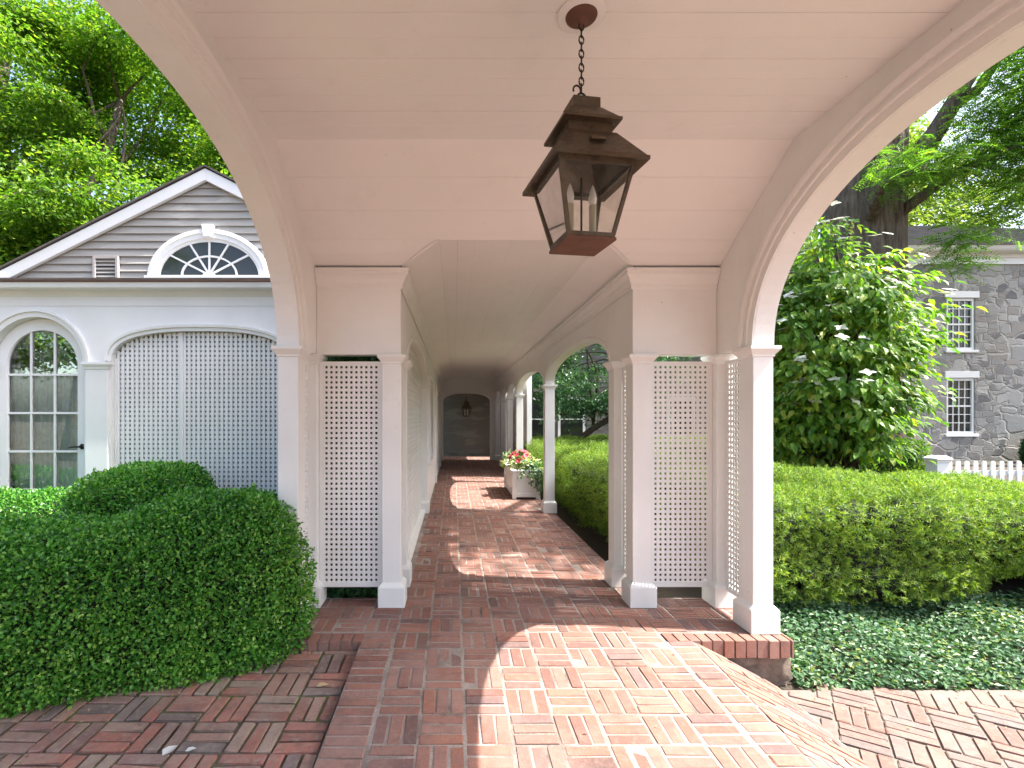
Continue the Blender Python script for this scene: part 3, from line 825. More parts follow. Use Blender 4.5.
MB().box(-1.30, lx0 - .04, 4.21, 4.99, 2.70, 2.76).build('added_shade_slab', M['shingle'], aw)  # unseen slab added to cut sky light behind the left lattice
# ------------------------------------------------------------------ garden wing (left building)
YF = 5.0
gw = empty('garden_wing', (-2.65, 7, 0), 'white garden building with grey clapboard gable, glazed arched door and lattice bay', 'house')
wx0, wx1 = -4.95, mx(1.56)
DXC, DR = -4.18, .48
ops = [(DXC - DR, DXC + DR, 2.01, DR, 2.0), (-3.42, -1.66, 2.05, .30, 2.6)]
wall_with('x', YF, YF + .13, wx0, wx1, -.14, 2.80, ops).build('wall', M['wing'], gw)
m = MB(); m.box(wx0, wx0 + .12, YF + .13, 5.5, -.14, 2.95); m.box(wx0, wx0 + .12, 5.5, 7.6, -.14, .45); m.box(wx0, wx0 + .12, 5.5, 7.6, 2.5, 2.95); m.box(wx0, wx0 + .12, 7.6, 11.5, -.14, 2.95); m.box(wx0, wx1, 11.5, 11.62, -.14, 2.95)  # unseen gap added in the side wall to let daylight onto the curtain
m.build('wall', M['wing'], gw)
mm = MB()
archivolt(mm, 'x', YF, -1, ops[0][0], ops[0][1], 2.01, DR, 2.0, [(.0, -.001), (.0, .012), (.045, .018), (.05, .035), (.07, .035), (.075, -.001)])
archivolt(mm, 'x', YF, -1, ops[1][0], ops[1][1], 2.05, .30, 2.6, [(-.0, -.001), (.0, .012), (.03, .014), (.036, .03), (.06, .034), (.07, -.001)])
mm.build('arch_moulding', M['wing'], gw)
for a, b in ((-3.665, -3.44), (-1.62, -1.40), (-4.86, -4.63)):
    c = MB().box(a, b, YF - .035, YF + .005, -.1, 1.97).build('pilaster', M['wing'], gw, bevel=.004)
    MB().sq(a, b, YF - .035, YF - .003, [(.003, 1.96), (.006, 1.965), (.01, 1.985), (.022, 2.005), (.026, 2.01), (.026, 2.035)]).build('capital', M['wing'], c, bevel=.002)
# door
dm = MB(); YD = YF + .075
ring = lambda r, n=28: [(DXC + r * math.cos(math.pi * i / n), 2.01 + r * math.sin(math.pi * i / n)) for i in range(n + 1)]
ro, ri_ = ring(DR - .004), ring(.36)
ro = [(DXC + DR - .004, .02)] + ro + [(DXC - DR + .004, .02)]; ri_ = [(DXC + .36, .25)] + ri_ + [(DXC - .36, .25)]
rows = [[(x, YD + .04, z) for x, z in ro], [(x, YD, z) for x, z in ro], [(x, YD, z) for x, z in ri_], [(x, YD + .015, z) for x, z in [(DXC + (x - DXC) * .97, z) for x, z in ri_]], [(x, YD + .045, z) for x, z in [(DXC + (x - DXC) * .97, z) for x, z in ri_]]]
dm.strip(rows); dm.box(DXC - .36, DXC + .36, YD, YD + .04, .02, .26)
door = dm.build('door', M['wing'], gw)
m = MB(); HB = .0105
for k in (-1, 1):
    x = DXC + k * .12; zt = 2.01 + math.sqrt(.36 ** 2 - .12 ** 2); m.box(x - HB, x + HB, YD + .008, YD + .036, .25, zt)
for z in (.36, .75, 1.14, 1.53, 1.92): 
    m.box(DXC - .36, DXC + .36, YD + .006, YD + .034, z - HB, z + HB)
m.build('muntin', M['wing'], door)
MB().prism([(x, z) for x, z in ri_], 'y', YD + .022, YD + .026).build('pane', M['glass'], door)
rows = []
for z in (.1, 1.92):
    rows.append([(DXC - .42 + .84 * i / 120, YD + .085 + .018 * math.sin(i * .95) + .008 * math.sin(i * 2.3 + 1), z) for i in range(121)])
m = MB(); m.strip(rows, smooth=True); m.build('curtain', M['curtain'], door)
m = MB(); hx = DXC + .41
m.lathe((0, 0, 0), [(.028, 0), (.028, .008), (.01, .012)], 16)
m.v = [(hx + v[0], YD - v[2], 1.19 + v[1]) for v in m.v]
m.tube([(hx, YD - .005, 1.19), (hx, YD - .05, 1.19), (hx - .04, YD - .055, 1.19), (hx - .10, YD - .052, 1.183)], [.009, .009, .009, .007], 8)
m.build('handle', M['iron'], door)
m = MB(); m.box(wx0 + .13, -3.5, YD + 1.6, YD + 1.65, -.1, 2.7); m.box(-3.52, -3.47, YD + .2, YD + 1.6, -.1, 2.7); m.box(wx0 + .13, -3.5, YF + .14, YD + 1.6, -.12, -.05); m.box(wx0 + .13, -3.5, YF + .14, YD + 1.6, 2.7, 2.75)
m.build('room_lining', simple('dim_room', (.45, .44, .40), .9), gw)
# lattice bay
au2, az2 = arch(-3.42, -1.66, 2.05, .30, 2.6, 60)
tf2 = lambda u: float(np.interp(u, au2, az2))
lattice(gw, 'y', YF + .06, -3.405, -2.765, .1, 2.35, pitch=.047, strip=.0265, th=.009, frame=.012, material='wing', topf=lambda u: tf2(u) - .002)
lattice(gw, 'y', YF + .06, -2.735, -1.675, .1, 2.35, pitch=.047, strip=.0265, th=.009, frame=.012, material='wing', topf=lambda u: tf2(u) - .002)
m = MB(); m.box(-2.767, -2.732, YF + .035, YF + .085, .1, 2.345); m.box(-3.419, -3.404, YF + .04, YF + .085, .1, 2.08); m.box(-1.676, -1.661, YF + .04, YF + .085, .1, 2.08); m.box(-3.40, -1.68, YF + .04, YF + .085, .06, .098)
m.build('lattice_frame', M['wing'], gw, bevel=.003)
MB().box(-3.42, -1.66, YF + .30, YF + .33, -.1, 2.6).build('backing_board', simple('bay_backing', (.24, .245, .24), .8), gw)
# entablature and copper ledge
m = MB()
mould_path(m, [(wx1, YF), (wx0 - .02, YF)], [(0, 2.60), (.006, 2.60), (.006, 2.69), (.03, 2.72), (.05, 2.735), (.05, 2.74), (.13, 2.745), (.14, 2.755), (.15, 2.80), (0, 2.80)], True)
m.build('cornice', M['wing'], gw)
m = MB(); m.prism([(YF - .165, 2.802), (YF - .165, 2.822), (YF + .31, 2.90), (YF + .31, 2.802)], 'x', wx0 - .02, wx1)
m.build('copper_flashing', M['copper'], gw)
m = MB(); m.prism([(YF - .15, 2.824), (YF - .15, 2.842), (YF + .31, 2.922), (YF + .31, 2.902)], 'x', wx0 - .02, wx1)
m.build('ledge_shingles', M['shingle'], gw)
# gable
YG = YF + .33; GX, GZ, GS = -2.63, 4.13, .5
def gtop(z): return (GZ - .06 - z) / GS
m = MB(); z = 2.80; ex = .081
while z < GZ - .1:
    h1 = min(z + ex, GZ - .065); w0 = min(gtop(z), 2.32); w1 = min(gtop(h1), 2.32)
    if w0 > .02: 
        w1 = max(w1, .005)
        m.add([(GX - w0, YG, z), (GX + w0, YG, z), (GX + w1, YG + .024, h1 + .006), (GX - w1, YG + .024, h1 + .006), (GX - w0, YG + .03, z), (GX + w0, YG + .03, z)], [(0, 1, 2, 3), (0, 4, 5, 1)])
    z += ex
m.build('clapboards', M['clap'], gw)
MB().prism([(GX - 2.35, 2.80), (GX + 2.3, 2.80), (GX + 2.3, 2.95), (GX, GZ - .05), (GX - 2.35, 2.95)], 'y', YG + .032, YG + .08).build('gable_wall', M['clap'], gw)
m = MB(); L = 2.42
for s in (-1, 1):
    a = (GX, GZ - .012); b = (GX + s * L, GZ - .012 - GS * L); t = .125
    m.prism([a, b, (b[0], b[1] - t), (a[0], a[1] - t)], 'y', YG - .05, YG - .006 - .001 * (s > 0))
m.box(GX - 2.62, GX - 2.02, YG - .12, YG - .01, 2.845, 2.90)
m.build('rake_board', M['trim'], gw, bevel=.004)
m = MB()
for s in (-1, 1):
    L2 = 2.55; m.prism([(GX, GZ), (GX + s * L2, GZ - GS * L2), (GX + s * L2, GZ - GS * L2 + .02), (GX, GZ + .02)], 'y', YG - .07, 11.8)
m.build('roof', M['shingle'], gw)
# fan window
fx, fz = -2.60, 2.975
fan = MB()
def ell(a, b, n=40, z0=fz): return [(fx + a * math.cos(math.pi * i / n), z0 + b * math.sin(math.pi * i / n)) for i in range(n + 1)]
e = [(.64, .50, -.0), (.64, .50, .05), (.60, .46, .055), (.59, .45, .04), (.55, .41, .04), (.54, .40, .02), (.525, .375, .02), (.525, .375, -.0)]
rows = [[(x, YG - p, z) for x, z in ell(a, b)] for a, b, p in e]; fan.strip(rows)
fan.box(fx - .66, fx + .66, YG - .075, YG + .01, fz - .065, fz + .004)
fw = fan.build('fan_window', M['trim'], gw)
m = MB()
def spoke(a0, b0, a1, b1, th, wd=.009):
    p = Vector((fx + a0 * math.cos(th), fz + .02 + b0 * math.sin(th))); q = Vector((fx + a1 * math.cos(th), fz + .02 + b1 * math.sin(th))); d = (q - p).normalized(); nn = Vector((-d.y, d.x)) * wd
    m.prism([(p + nn)[:], (q + nn)[:], (q - nn)[:], (p - nn)[:]], 'y', YG - .022, YG + .002)
for k in range(1, 6): spoke(.05, .04, .53, .365, math.pi * k / 6 + (0.12 if k < 3 else -.12 if k > 3 else 0))
rows = [[(x, YG - p, z) for x, z in ell(a, b, 30, fz + .02)] for a, b, p in ((.30, .21, -.002), (.30, .21, .024), (.282, .192, .024), (.282, .192, -.002))]; m.strip(rows)
rows = [[(x, YG - p, z) for x, z in ell(a, b, 12, fz + .005)] for a, b, p in ((.07, .055, -.002), (.07, .055, .026), (.001, .001, .026))]; m.strip(rows)
m.box(fx - .525, fx + .525, YG - .02, YG + .002, fz + .002, fz + .022)
m.build('muntin', M['trim'], fw)
MB().prism(ell(.53, .38), 'y', YG - .006, YG - .003).build('pane', M['darkglass'], fw)
MB().prism([(fx - .042, fz + .41), (fx + .042, fz + .41), (fx + .06, fz + .545), (fx - .06, fz + .545)], 'y', YG - .075, YG).build('keystone', M['trim'], fw, bevel=.006)
# louvre vent
vx = -3.70
m = MB(); m.box(vx - .135, vx - .105, YG - .03, YG + .01, 2.93, 3.20); m.box(vx + .105, vx + .135, YG - .03, YG + .01, 2.93, 3.20); m.box(vx - .105, vx + .105, YG - .03, YG + .01, 3.17, 3.20); m.box(vx - .14, vx + .14, YG - .04, YG + .01, 2.90, 2.93)
lv = m.build('louvre_vent', clap('vent_wood', (.36, .33, .32)), gw, bevel=.003)
m = MB()
for k in range(6):
    z = 2.935 + k * .04; m.add([(vx - .105, YG - .022, z), (vx + .105, YG - .022, z), (vx + .105, YG + .012, z + .034), (vx - .105, YG + .012, z + .034), (vx - .105, YG - .022, z + .008), (vx + .105, YG - .022, z + .008), (vx + .105, YG + .012, z + .042), (vx - .105, YG + .012, z + .042)],
        [(0, 1, 2, 3), (4, 5, 6, 7), (0, 1, 5, 4), (2, 3, 7, 6)])
m.build('slat', M['clap'], lv)
MB().box(vx - .11, vx + .11, YG + .013, YG + .02, 2.92, 3.19).build('vent_dark_sheet', M['dark'], lv)  # near-black sheet painting in the unlit void behind the slats

# ------------------------------------------------------------------ lanterns
def lantern(cx, cy_, zbase, chain_top, yaw, label):
    L = empty('hanging_lantern', (cx, cy_, zbase), label, 'lantern', 'bronze lanterns hanging in the walk')
    def z(v): return zbase + v
    ca, sa = math.cos(yaw), math.sin(yaw)
    def rotm(mb): mb.v = [(cx + (x - cx) * ca - (y - cy_) * sa, cy_ + (x - cx) * sa + (y - cy_) * ca, zz) for x, y, zz in mb.v]; return mb
    def P(h, zz): return [(cx - h, cy_ - h, zz), (cx + h, cy_ - h, zz), (cx + h, cy_ + h, zz), (cx - h, cy_ + h, zz)]
    def fr(prof, mb):   # square lathe
        rows = [P(h, z(v)) for h, v in prof]; mb.strip(rows, closed=True); return mb
    b0, b1 = .100, .162
    m = fr([(.001, 0), (b0 + .004, 0), (b0 + .004, .012), (b0 - .012, .014), (.001, .014)], MB()); rotm(m).build('base_plate', M['rust'], L)
    m = MB()
    for (sx, sy) in ((-1, -1), (1, -1), (1, 1), (-1, 1)):
        q = []
        for h, v in ((b0, .0145), (b1, .30)):
            for dx, dy in ((0, 0), (.015, 0), (.015, .015), (0, .015)): q.append((cx + sx * (h - dx), cy_ + sy * (h - dy), z(v)))
        m.add(q, [(0, 1, 5, 4), (1, 2, 6, 5), (2, 3, 7, 6), (3, 0, 4, 7), (0, 1, 2, 3), (4, 5, 6, 7)])
    fr([(b0, .0145), (b0 + .003, .03), (b0 - .010, .03), (b0 - .012, .0145)], m); fr([(b1 - .004, .280), (b1, .302), (b1 - .014, .302), (b1 - .018, .280), (b1 - .004, .280)], m)
    rotm(m).build('frame', M['bronze'], L)
    m = MB()
    for (ax, ay, bx, by) in ((-1, -1, 1, -1), (1, -1, 1, 1), (1, 1, -1, 1), (-1, 1, -1, -1)):
        h0, h1 = b0 - .006, b1 - .008
        m.add([(cx + ax * h0, cy_ + ay * h0, z(.028)), (cx + bx * h0, cy_ + by * h0, z(.028)), (cx + bx * h1, cy_ + by * h1, z(.284)), (cx + ax * h1, cy_ + ay * h1, z(.284))], [(0, 1, 2, 3)])
    rotm(m).build('pane', M['lampglass'], L)
    m = fr([(.16, .299), (.194, .287), (.197, .287), (.197, .303), (.19, .306), (.105, .432), (.092, .432), (.092, .475), (.118, .478), (.122, .478), (.122, .490), (.115, .493), (.062, .556), (.058, .558), (.058, .60), (.05, .605), (.001, .605)], MB())
    for k in range(5): m.box(cx - .066 + k * .03, cx - .054 + k * .03, cy_ - .0935, cy_ - .0915, z(.447), z(.462))
    m.box(cx - .03, cx + .03, cy_ - .168, cy_ - .13, z(.365), z(.378))
    rotm(m).build('cap', M['bronze'], L)
    m = fr([(.13, .292), (.075, .40), (.001, .40)], MB()); rotm(m).build('smoke_bell', M['bronze'], L)
    m = MB(); m.tube([(cx, cy_, z(.014)), (cx, cy_, z(.06))], .008); m.tube([(cx - .055, cy_, z(.055)), (cx, cy_, z(.035)), (cx + .055, cy_, z(.055))], .006); m.tube([(cx, cy_, z(.05)), (cx, cy_, z(.29))], .0045)
    rotm(m).build('candle_arm', M['iron'], L)
    for s in (-1, 1):
        m = MB(); m.lathe((cx + s * .05, cy_, z(.05)), [(.02, 0), (.024, .004), (.0145, .008), (.015, .128), (.011, .131)], 14)
        c = rotm(m).build('candle', M['ivory'], L)
        m = MB(); m.lathe((cx + s * .05, cy_, z(.177)), [(.009, 0), (.0155, .017), (.0175, .032), (.013, .055), (.006, .078), (.001, .09)], 14); rotm(m).build('bulb', M['bulb'], c)
    # hook + chain + canopy
    m = MB(); m.tube([(cx + .02 * math.cos(a), cy_, z(.625) + .022 * math.sin(a)) for a in np.linspace(-1.6, 4.2, 16)], .0042, 6)
    m.tube([(cx - .02 + .016 * math.cos(a), cy_, z(.66) + .018 * math.sin(a)) for a in np.linspace(-.4, 3.6, 12)], .004, 6)
    rotm(m).build('hook', M['iron'], L)
    m = MB(); zz = z(.65); k = 0; ll = .036
    while zz < chain_top - .02:
        pts = []
        for i in range(17):
            a = 2 * math.pi * i / 16; u = .0105 * math.cos(a); v = (ll / 2) * math.sin(a)
            pts.append((cx + (u if k % 2 else .3 * u), cy_ + (.3 * u if k % 2 else u), zz + ll / 2 + v))
        m.tube(pts, .0032, 6); zz += ll - .007; k += 1
    m.build('chain', M['iron'], L)
    m = MB(); m.lathe((cx, cy_, chain_top), [(.004, -.035), (.012, -.03), (.014, -.012), (.05, -.010), (.064, -.004), (.066, 0.001)], 28)
    m.build('canopy', M['rust'], L)
lantern(.535, 2.10, 2.208, HC - .013, R(9), 'large aged bronze lantern with two candles hanging from the porch ceiling')
lantern(.44, 18.0, 1.47, HW - .002, R(4), 'small far lantern in front of the dark wall at the end of the walk')

# ------------------------------------------------------------------ end house, stone house
eh = empty('end_house', (4, 19.5, 0), 'taupe sided house wall closing the far end of the covered walk', 'house')
m = MB(); z = -.1
while z < 4.6:
    m.add([(-3.2, 18.95, z), (13, 18.95, z), (13, 18.972, z + .185), (-3.2, 18.972, z + .185), (-3.2, 18.985, z), (13, 18.985, z)], [(0, 1, 2, 3), (0, 4, 5, 1)]); z += .18
m.box(-3.2, 13, 18.99, 24, -.2, 4.65); m.build('wall', M['taupe'], eh)
m = MB(); m.prism([(18.6, 4.6), (21.5, 6.6), (24.4, 4.6), (24.4, 4.7), (21.5, 6.72), (18.6, 4.7)], 'x', -3.5, 13.3); m.build('roof', M['shingle'], eh)
for xx, ww_ in ((3.15, .55), (4.45, .85), (6.6, .85), (8.6, .85)):
    f = MB(); f.box(xx - ww_ / 2 - .09, xx - ww_ / 2, 18.90, 18.96, .65, 2.1); f.box(xx + ww_ / 2, xx + ww_ / 2 + .09, 18.90, 18.96, .65, 2.1); f.box(xx - ww_ / 2 - .11, xx + ww_ / 2 + .11, 18.89, 18.96, 2.1, 2.22); f.box(xx - ww_ / 2 - .11, xx + ww_ / 2 + .11, 18.88, 18.96, .58, .65)
    f.box(xx - ww_ / 2, xx + ww_ / 2, 18.92, 18.955, 1.36, 1.4)
    f = f.build('window', M['trim'], eh); MB().box(xx - ww_ / 2, xx + ww_ / 2, 18.935, 18.947, .65, 2.1).build('pane', M['darkglass'], f)
for xx in (12.6,): MB().box(xx, xx + .28, 18.9, 18.948, -.1, 4.4).build('corner_board', M['trim'], eh)

sh = empty('stone_house', (18, 18, 0), 'grey fieldstone house with white sash windows beyond the picket fence', 'house')
SY = 15.0
m = MB()
wins = [(15.2, .96, 2.64), (15.22, 3.48, 5.04)]
x0, x1, zt, zb = 13.1, 24, 6.2, -.2
wl, wr = 14.78, 15.64
m.box(x0, wl, SY, SY + .4, zb, zt); m.box(wr, x1, SY, SY + .4, zb, zt)
m.box(wl, wr, SY, SY + .4, zb, .96); m.box(wl, wr, SY, SY + .4, 2.64, 3.48); m.box(wl, wr, SY, SY + .4, 5.04, zt)
m.box(x0, x0 + .4, SY + .4, 23, zb, zt); m.box(x1 - .4, x1, SY + .4, 23, zb, zt); m.box(x0, x1, 23, 23.4, zb, zt)
m.build('wall', M['stone'], sh)
for _, za, zb_ in wins:
    f = MB(); a, b = wl, wr
    f.box(a, a + .075, SY + .03, SY + .12, za, zb_); f.box(b - .075, b, SY + .03, SY + .12, za, zb_); f.box(a + .075, b - .075, SY + .03, SY + .12, zb_ - .08, zb_); f.box(a + .075, b - .075, SY + .03, SY + .12, za, za + .08)
    f = f.build('window', M['trim'], sh, bevel=.004)
    m = MB(); zi0, zi1 = za + .08, zb_ - .08; mid = (zi0 + zi1) / 2
    for k in range(1, 4): xx = a + .075 + (b - a - .15) * k / 4; m.box(xx - .011, xx + .011, SY + .06, SY + .1, zi0, zi1)
    for k in range(1, 6):
        zz = zi0 + (zi1 - zi0) * k / 6; hb = .024 if k == 3 else .011; m.box(a + .075, b - .075, SY + .055, SY + .1, zz - hb, zz + hb)
    m.build('sash', M['trim'], f); MB().box(a + .07, b - .07, SY + .085, SY + .09, zi0, zi1).build('pane', M['darkglass'], f)
    MB().box(a - .07, b + .1, SY - .03, SY + .2, zb_ + .003, zb_ + .2).build('lintel', M['trim'], f, bevel=.01)
    MB().box(a - .06, b + .06, SY - .05, SY + .12, za - .08, za - .003).build('sill', M['trim'], f, bevel=.008)
m = MB(); mould_path(m, [(x1 + .05, SY), (x0 - .05, SY)], [(0, 6.05), (.04, 6.05), (.04, 6.22), (.08, 6.25), (.08, 6.34), (.34, 6.36), (.38, 6.41), (.42, 6.50), (0, 6.51)], True); m.build('cornice', M['trim'], sh)
m = MB(); rx0, rx1, ry = 15.0, 19.9, 19.2
m.add([(x0 - .4, SY - .45, 6.50), (x1 + .4, SY - .45, 6.50), (x1 + .4, 23.8, 6.50), (x0 - .4, 23.8, 6.50), (rx0, ry, 8.8), (rx1, ry, 8.8)], [(0, 1, 5, 4), (1, 2, 5), (2, 3, 4, 5), (3, 0, 4), (0, 3, 2, 1)])
m.build('roof', M['slate'], sh)
m = MB(); m.tube([(x0 + .12, SY - .06, 0), (x0 + .12, SY - .06, 6.3)], .05, 10); m.build('downspout', M['trim'], sh)

# ------------------------------------------------------------------ picket fence
pf = empty('picket_fence', (9.5, 8.2, .0), 'white picket fence in front of the stone house', 'fence')
FY = 8.2
c = MB().sq(7.83, 8.03, FY - .1, FY + .1, [(0, -.1), (0, .74), (.012, .745), (.012, .765), (.03, .79), (.03, .81), (-.02, .85)]).build('post', M['trim'], pf, bevel=.003)
m = MB(); m.box(8.03, 12, FY + .012, FY + .045, .52, .60); m.build('rail', M['trim'], pf, bevel=.003)
m = MB(); m.box(8.03, 12, FY + .012, FY + .045, .08, .16); m.build('rail', M['trim'], pf, bevel=.003)
x = 8.09; pk = None
while x < 11.9:
    if pk is None: pk = MB().prism([(x, .0), (x + .072, .0), (x + .072, .735), (x + .06, .76), (x + .012, .76), (x, .735)], 'y', FY - .012, FY + .010).build('picket', M['trim'], pf, bevel=.003); X0 = x
    else:
        o = pk.copy(); COL.objects.link(o); o.parent = pf; o.location = (x - X0, 0, 0)
    x += .142
# ------------------------------------------------------------------ planter
pl = empty('planter_box', (1.3, 9.75, 0), 'pale wooden planter box standing between the arcade columns', 'planter')
px0, px1, py0, py1, ph = 1.05, 1.55, 8.98, 10.5, .53
m = MB(); m.box(px0 + .03, px1 - .03, py0 + .03, py1 - .03, .03, ph - .06)
for (a, b) in ((px0, py0), (px1 - .07, py0), (px0, py1 - .07), (px1 - .07, py1 - .07)): m.box(a, a + .07, b, b + .07, 0, ph - .03)
for za, zb in ((.04, .11), (ph - .12, ph - .031)):
    m.box(px0 + .07, px1 - .07, py0 + .012, py0 + .04, za, zb); m.box(px0 + .07, px1 - .07, py1 - .04, py1 - .012, za, zb); m.box(px0 + .012, px0 + .04, py0 + .07, py1 - .07, za, zb); m.box(px1 - .04, px1 - .012, py0 + .07, py1 - .07, za, zb)
m.build('box', M['white'], pl, bevel=.005)
m = MB(); m.box(px0 - .02, px1 + .02, py0 - .02, py0 + .07, ph - .03, ph); m.box(px0 - .02, px1 + .02, py1 - .07, py1 + .02, ph - .03, ph); m.box(px0 - .02, px0 + .06, py0 + .07, py1 - .07, ph - .03, ph); m.box(px1 - .06, px1 + .02, py0 + .07, py1 - .07, ph - .03, ph)
m.build('rim', M['white'], pl, bevel=.006)
MB().box(px0 + .05, px1 - .05, py0 + .06, py1 - .06, ph - .06, ph - .04).build('soil', M['soil'], pl)
def clump(name, label, cat, c, r, n, Lf, Wf, m, rng, up=.5, petals=None, long=True, group=None, flat=1., stem=True):
    e = empty(name, c, label, cat, group)
    d = rand_dir(n, rng); rad = rng.uniform(.45, 1, (n, 1))
    P = np.array(c) + np.array([0, 0, r[2] * .6]) + d * rad * np.array(r)
    D = d + rng.normal(size=(n, 3)) * .5 + np.array([0, 0, -.1]); U = np.array([0, 0, 1]) + rng.normal(size=(n, 3)) * .5
    V, F = leaf_geo(P, D, U, rng.uniform(.7, 1.2, n) * Lf, rng.uniform(.7, 1.2, n) * Wf, .15, .25, long)
    np_mesh('leaves', V, F, m, e)
    if stem:
        s = MB()
        for k in range(9):
            q = P[rng.integers(n)]; s.tube([c, ((c[0] + q[0]) / 2, (c[1] + q[1]) / 2, c[2] + (q[2] - c[2]) * .6), tuple(q)], [.006, .005, .003], 5)
        s.build('stems', M['twig'], e)
    if petals:
        np_, Lp, Wp, mp = petals
        d = rand_dir(np_, rng); d[:, 2] = np.abs(d[:, 2]); C = np.array(c) + np.array([0, 0, r[2] * .75]) + d * np.array(r) * 1.02
        Ps = np.repeat(C, 6, 0); ang = np.tile(np.arange(6) * math.pi / 3, np_) + np.repeat(rng.uniform(0, 6, np_), 6)
        nn = np.repeat(unit(d + np.array([-.2, -.5, .5])), 6, 0); a = unit(np.cross(nn, np.array([0, 0, 1.]) + rng.normal(size=nn.shape) * .01)); b = np.cross(nn, a)
        D = a * np.cos(ang)[:, None] + b * np.sin(ang)[:, None]
        V, F = leaf_geo(Ps, D + nn * .3, nn, Lp, Wp, .1, .15, True); np_mesh('flowers', V, F, mp, e)
    return e
rg = np.random.default_rng(3)
clump('flowering_plant', 'bright red flowers over green leaves in the planter box', 'flower', (1.24, 9.35, .50), (.20, .22, .20), 90, .13, .08, M['varieg'], rg, petals=(26, .055, .042, M['red']))
clump('leafy_plant', 'variegated white and green leaves at the front of the planter box', 'plant', (1.40, 9.15, .50), (.17, .14, .13), 90, .14, .08, M['varieg'], rg)
clump('leafy_plant', 'small pale green plant at the back corner of the planter box', 'plant', (1.12, 10.25, .50), (.12, .14, .17), 70, .12, .05, M['varieg'], rg)
e = empty('trailing_vine', (1.5, 9.0, .5), 'dark vine trailing over the front of the planter box beside the column', 'plant')
P = []; s = MB()
for k in range(9):
    x = 1.18 + .38 * (k / 8) ** .6; path = [(x - .05, 9.05, .53), (x, 8.955, .55)]; z = .53
    nk = 2 + int(6 * (k / 8) + rg.uniform(0, 2))
    for j in range(nk): z -= .045; path.append((x + rg.normal() * .02, 8.945 - rg.uniform(0, .03), z))
    s.tube(path, .003, 5); P += path[1:]
for k in range(60): P.append((1.42 + rg.normal() * .09, 9.05 + rg.normal() * .07, .58 + rg.normal() * .07))
s.build('stems', M['twig'], e); P = np.repeat(np.array(P), 3, 0); P = P + rg.normal(size=P.shape) * .015
V, F = leaf_geo(P, rg.normal(size=P.shape) + np.array([0, -.4, -.5]), np.array([0, -1, .5]) + rg.normal(size=P.shape) * .4, .045, .035, .12, .1, True); np_mesh('leaves', V, F, M['ivy'], e)

# ------------------------------------------------------------------ hedges and shrubs
def leafy_hedge(name, label, cat, base, f, lo, hi, n, Lf, Wf, m, seed, core=.80, vox=.07, fmin=.86, fmax=1.03, group=None, spread=.8, up=.3, zmin=-.2, ncore=None, stems=None):
    rng = np.random.default_rng(seed); e = empty(name, base, label, cat, group)
    P, N = implicit_surface(f, lo, hi, n, rng, fmin, fmax, zmin)
    D = N + rng.normal(size=P.shape) * spread + np.array([0, 0, up]); U = N * .8 + rng.normal(size=P.shape) * .6 + np.array([0, 0, .5])
    q = rng.permutation(len(P))[:len(P) // 90]; f0 = f(P[q]); q = q[f0 > .96]      # stray shoots past the clipped face
    A = unit(N[q] + rng.normal(size=(len(q), 3)) * .35 + np.array([0, 0, .4])); ln = rng.uniform(.02, .06, (len(q), 1))
    for j in range(6):
        P = np.concatenate([P, P[q] + A * ln * (j + 1) / 6]); D = np.concatenate([D, A * .6 + rng.normal(size=A.shape) * .6]); U = np.concatenate([U, A + rng.normal(size=A.shape) * .5])
    V, F = leaf_geo(P, D, U, rng.uniform(.7, 1.25, len(P)) * Lf, rng.uniform(.7, 1.2, len(P)) * Wf, .18, .12)
    np_mesh('foliage', V, F, m, e)
    voxel_core('dark_core', f, lo, hi, core, vox, M['core'], e)
    return e
def needle_hedge(name, label, cat, base, f, lo, hi, n, m, seed, core=.80, vox=.09, fmin=.80, fmax=1.06, k=8, L=.042, W=.007, zmin=-.2, shoot=.05, group=None, stems=0, box=None):
    """yew: short shoots each carrying k flat needles"""
    rng = np.random.default_rng(seed); e = empty(name, base, label, cat, group)
    P, N = implicit_surface(f, lo, hi, n, rng, fmin, fmax, zmin)
    A = unit(N * .9 + rng.normal(size=P.shape) * .55 + np.array([0, 0, .35]))
    a = unit(np.cross(A, rng.normal(size=P.shape))); b = np.cross(A, a)
    Ps = []; Ds = []; Us = []
    for i in range(k):
        th = rng.uniform(0, 6.28, len(P)); t = (i + .5) / k
        R_ = a * np.cos(th)[:, None] + b * np.sin(th)[:, None]
        Ps.append(P + A * shoot * t); Ds.append(R_ * (1.0 - .45 * t) + A * (.30 + .45 * t)); Us.append(A + R_ * .01)
    Ps = np.concatenate(Ps); Ds = np.concatenate(Ds); Us = np.concatenate(Us)
    V, F = leaf_geo(Ps, Ds, Us, rng.uniform(.7, 1.2, len(Ps)) * L, W, .05, .1)
    np_mesh('foliage', V, F, m, e)
    voxel_core('dark_core', f, lo, hi, core, vox, M['core'], e)
    if stems and box:
        s = MB()
        for i in range(stems):
            x = rng.uniform(box[0], box[1]); y = rng.uniform(box[2], box[3]) + .3; z0 = gz(x, y) - .05
            for j in range(3):
                s.tube([(x, y, z0), (x + rng.normal() * .1, y - abs(rng.normal()) * .08, .12), (x + rng.normal() * .3, y + rng.uniform(-.1, .2), .38)], [.02, .014, .006], 6)
        s.build('stems', M['twig'], e)
    return e
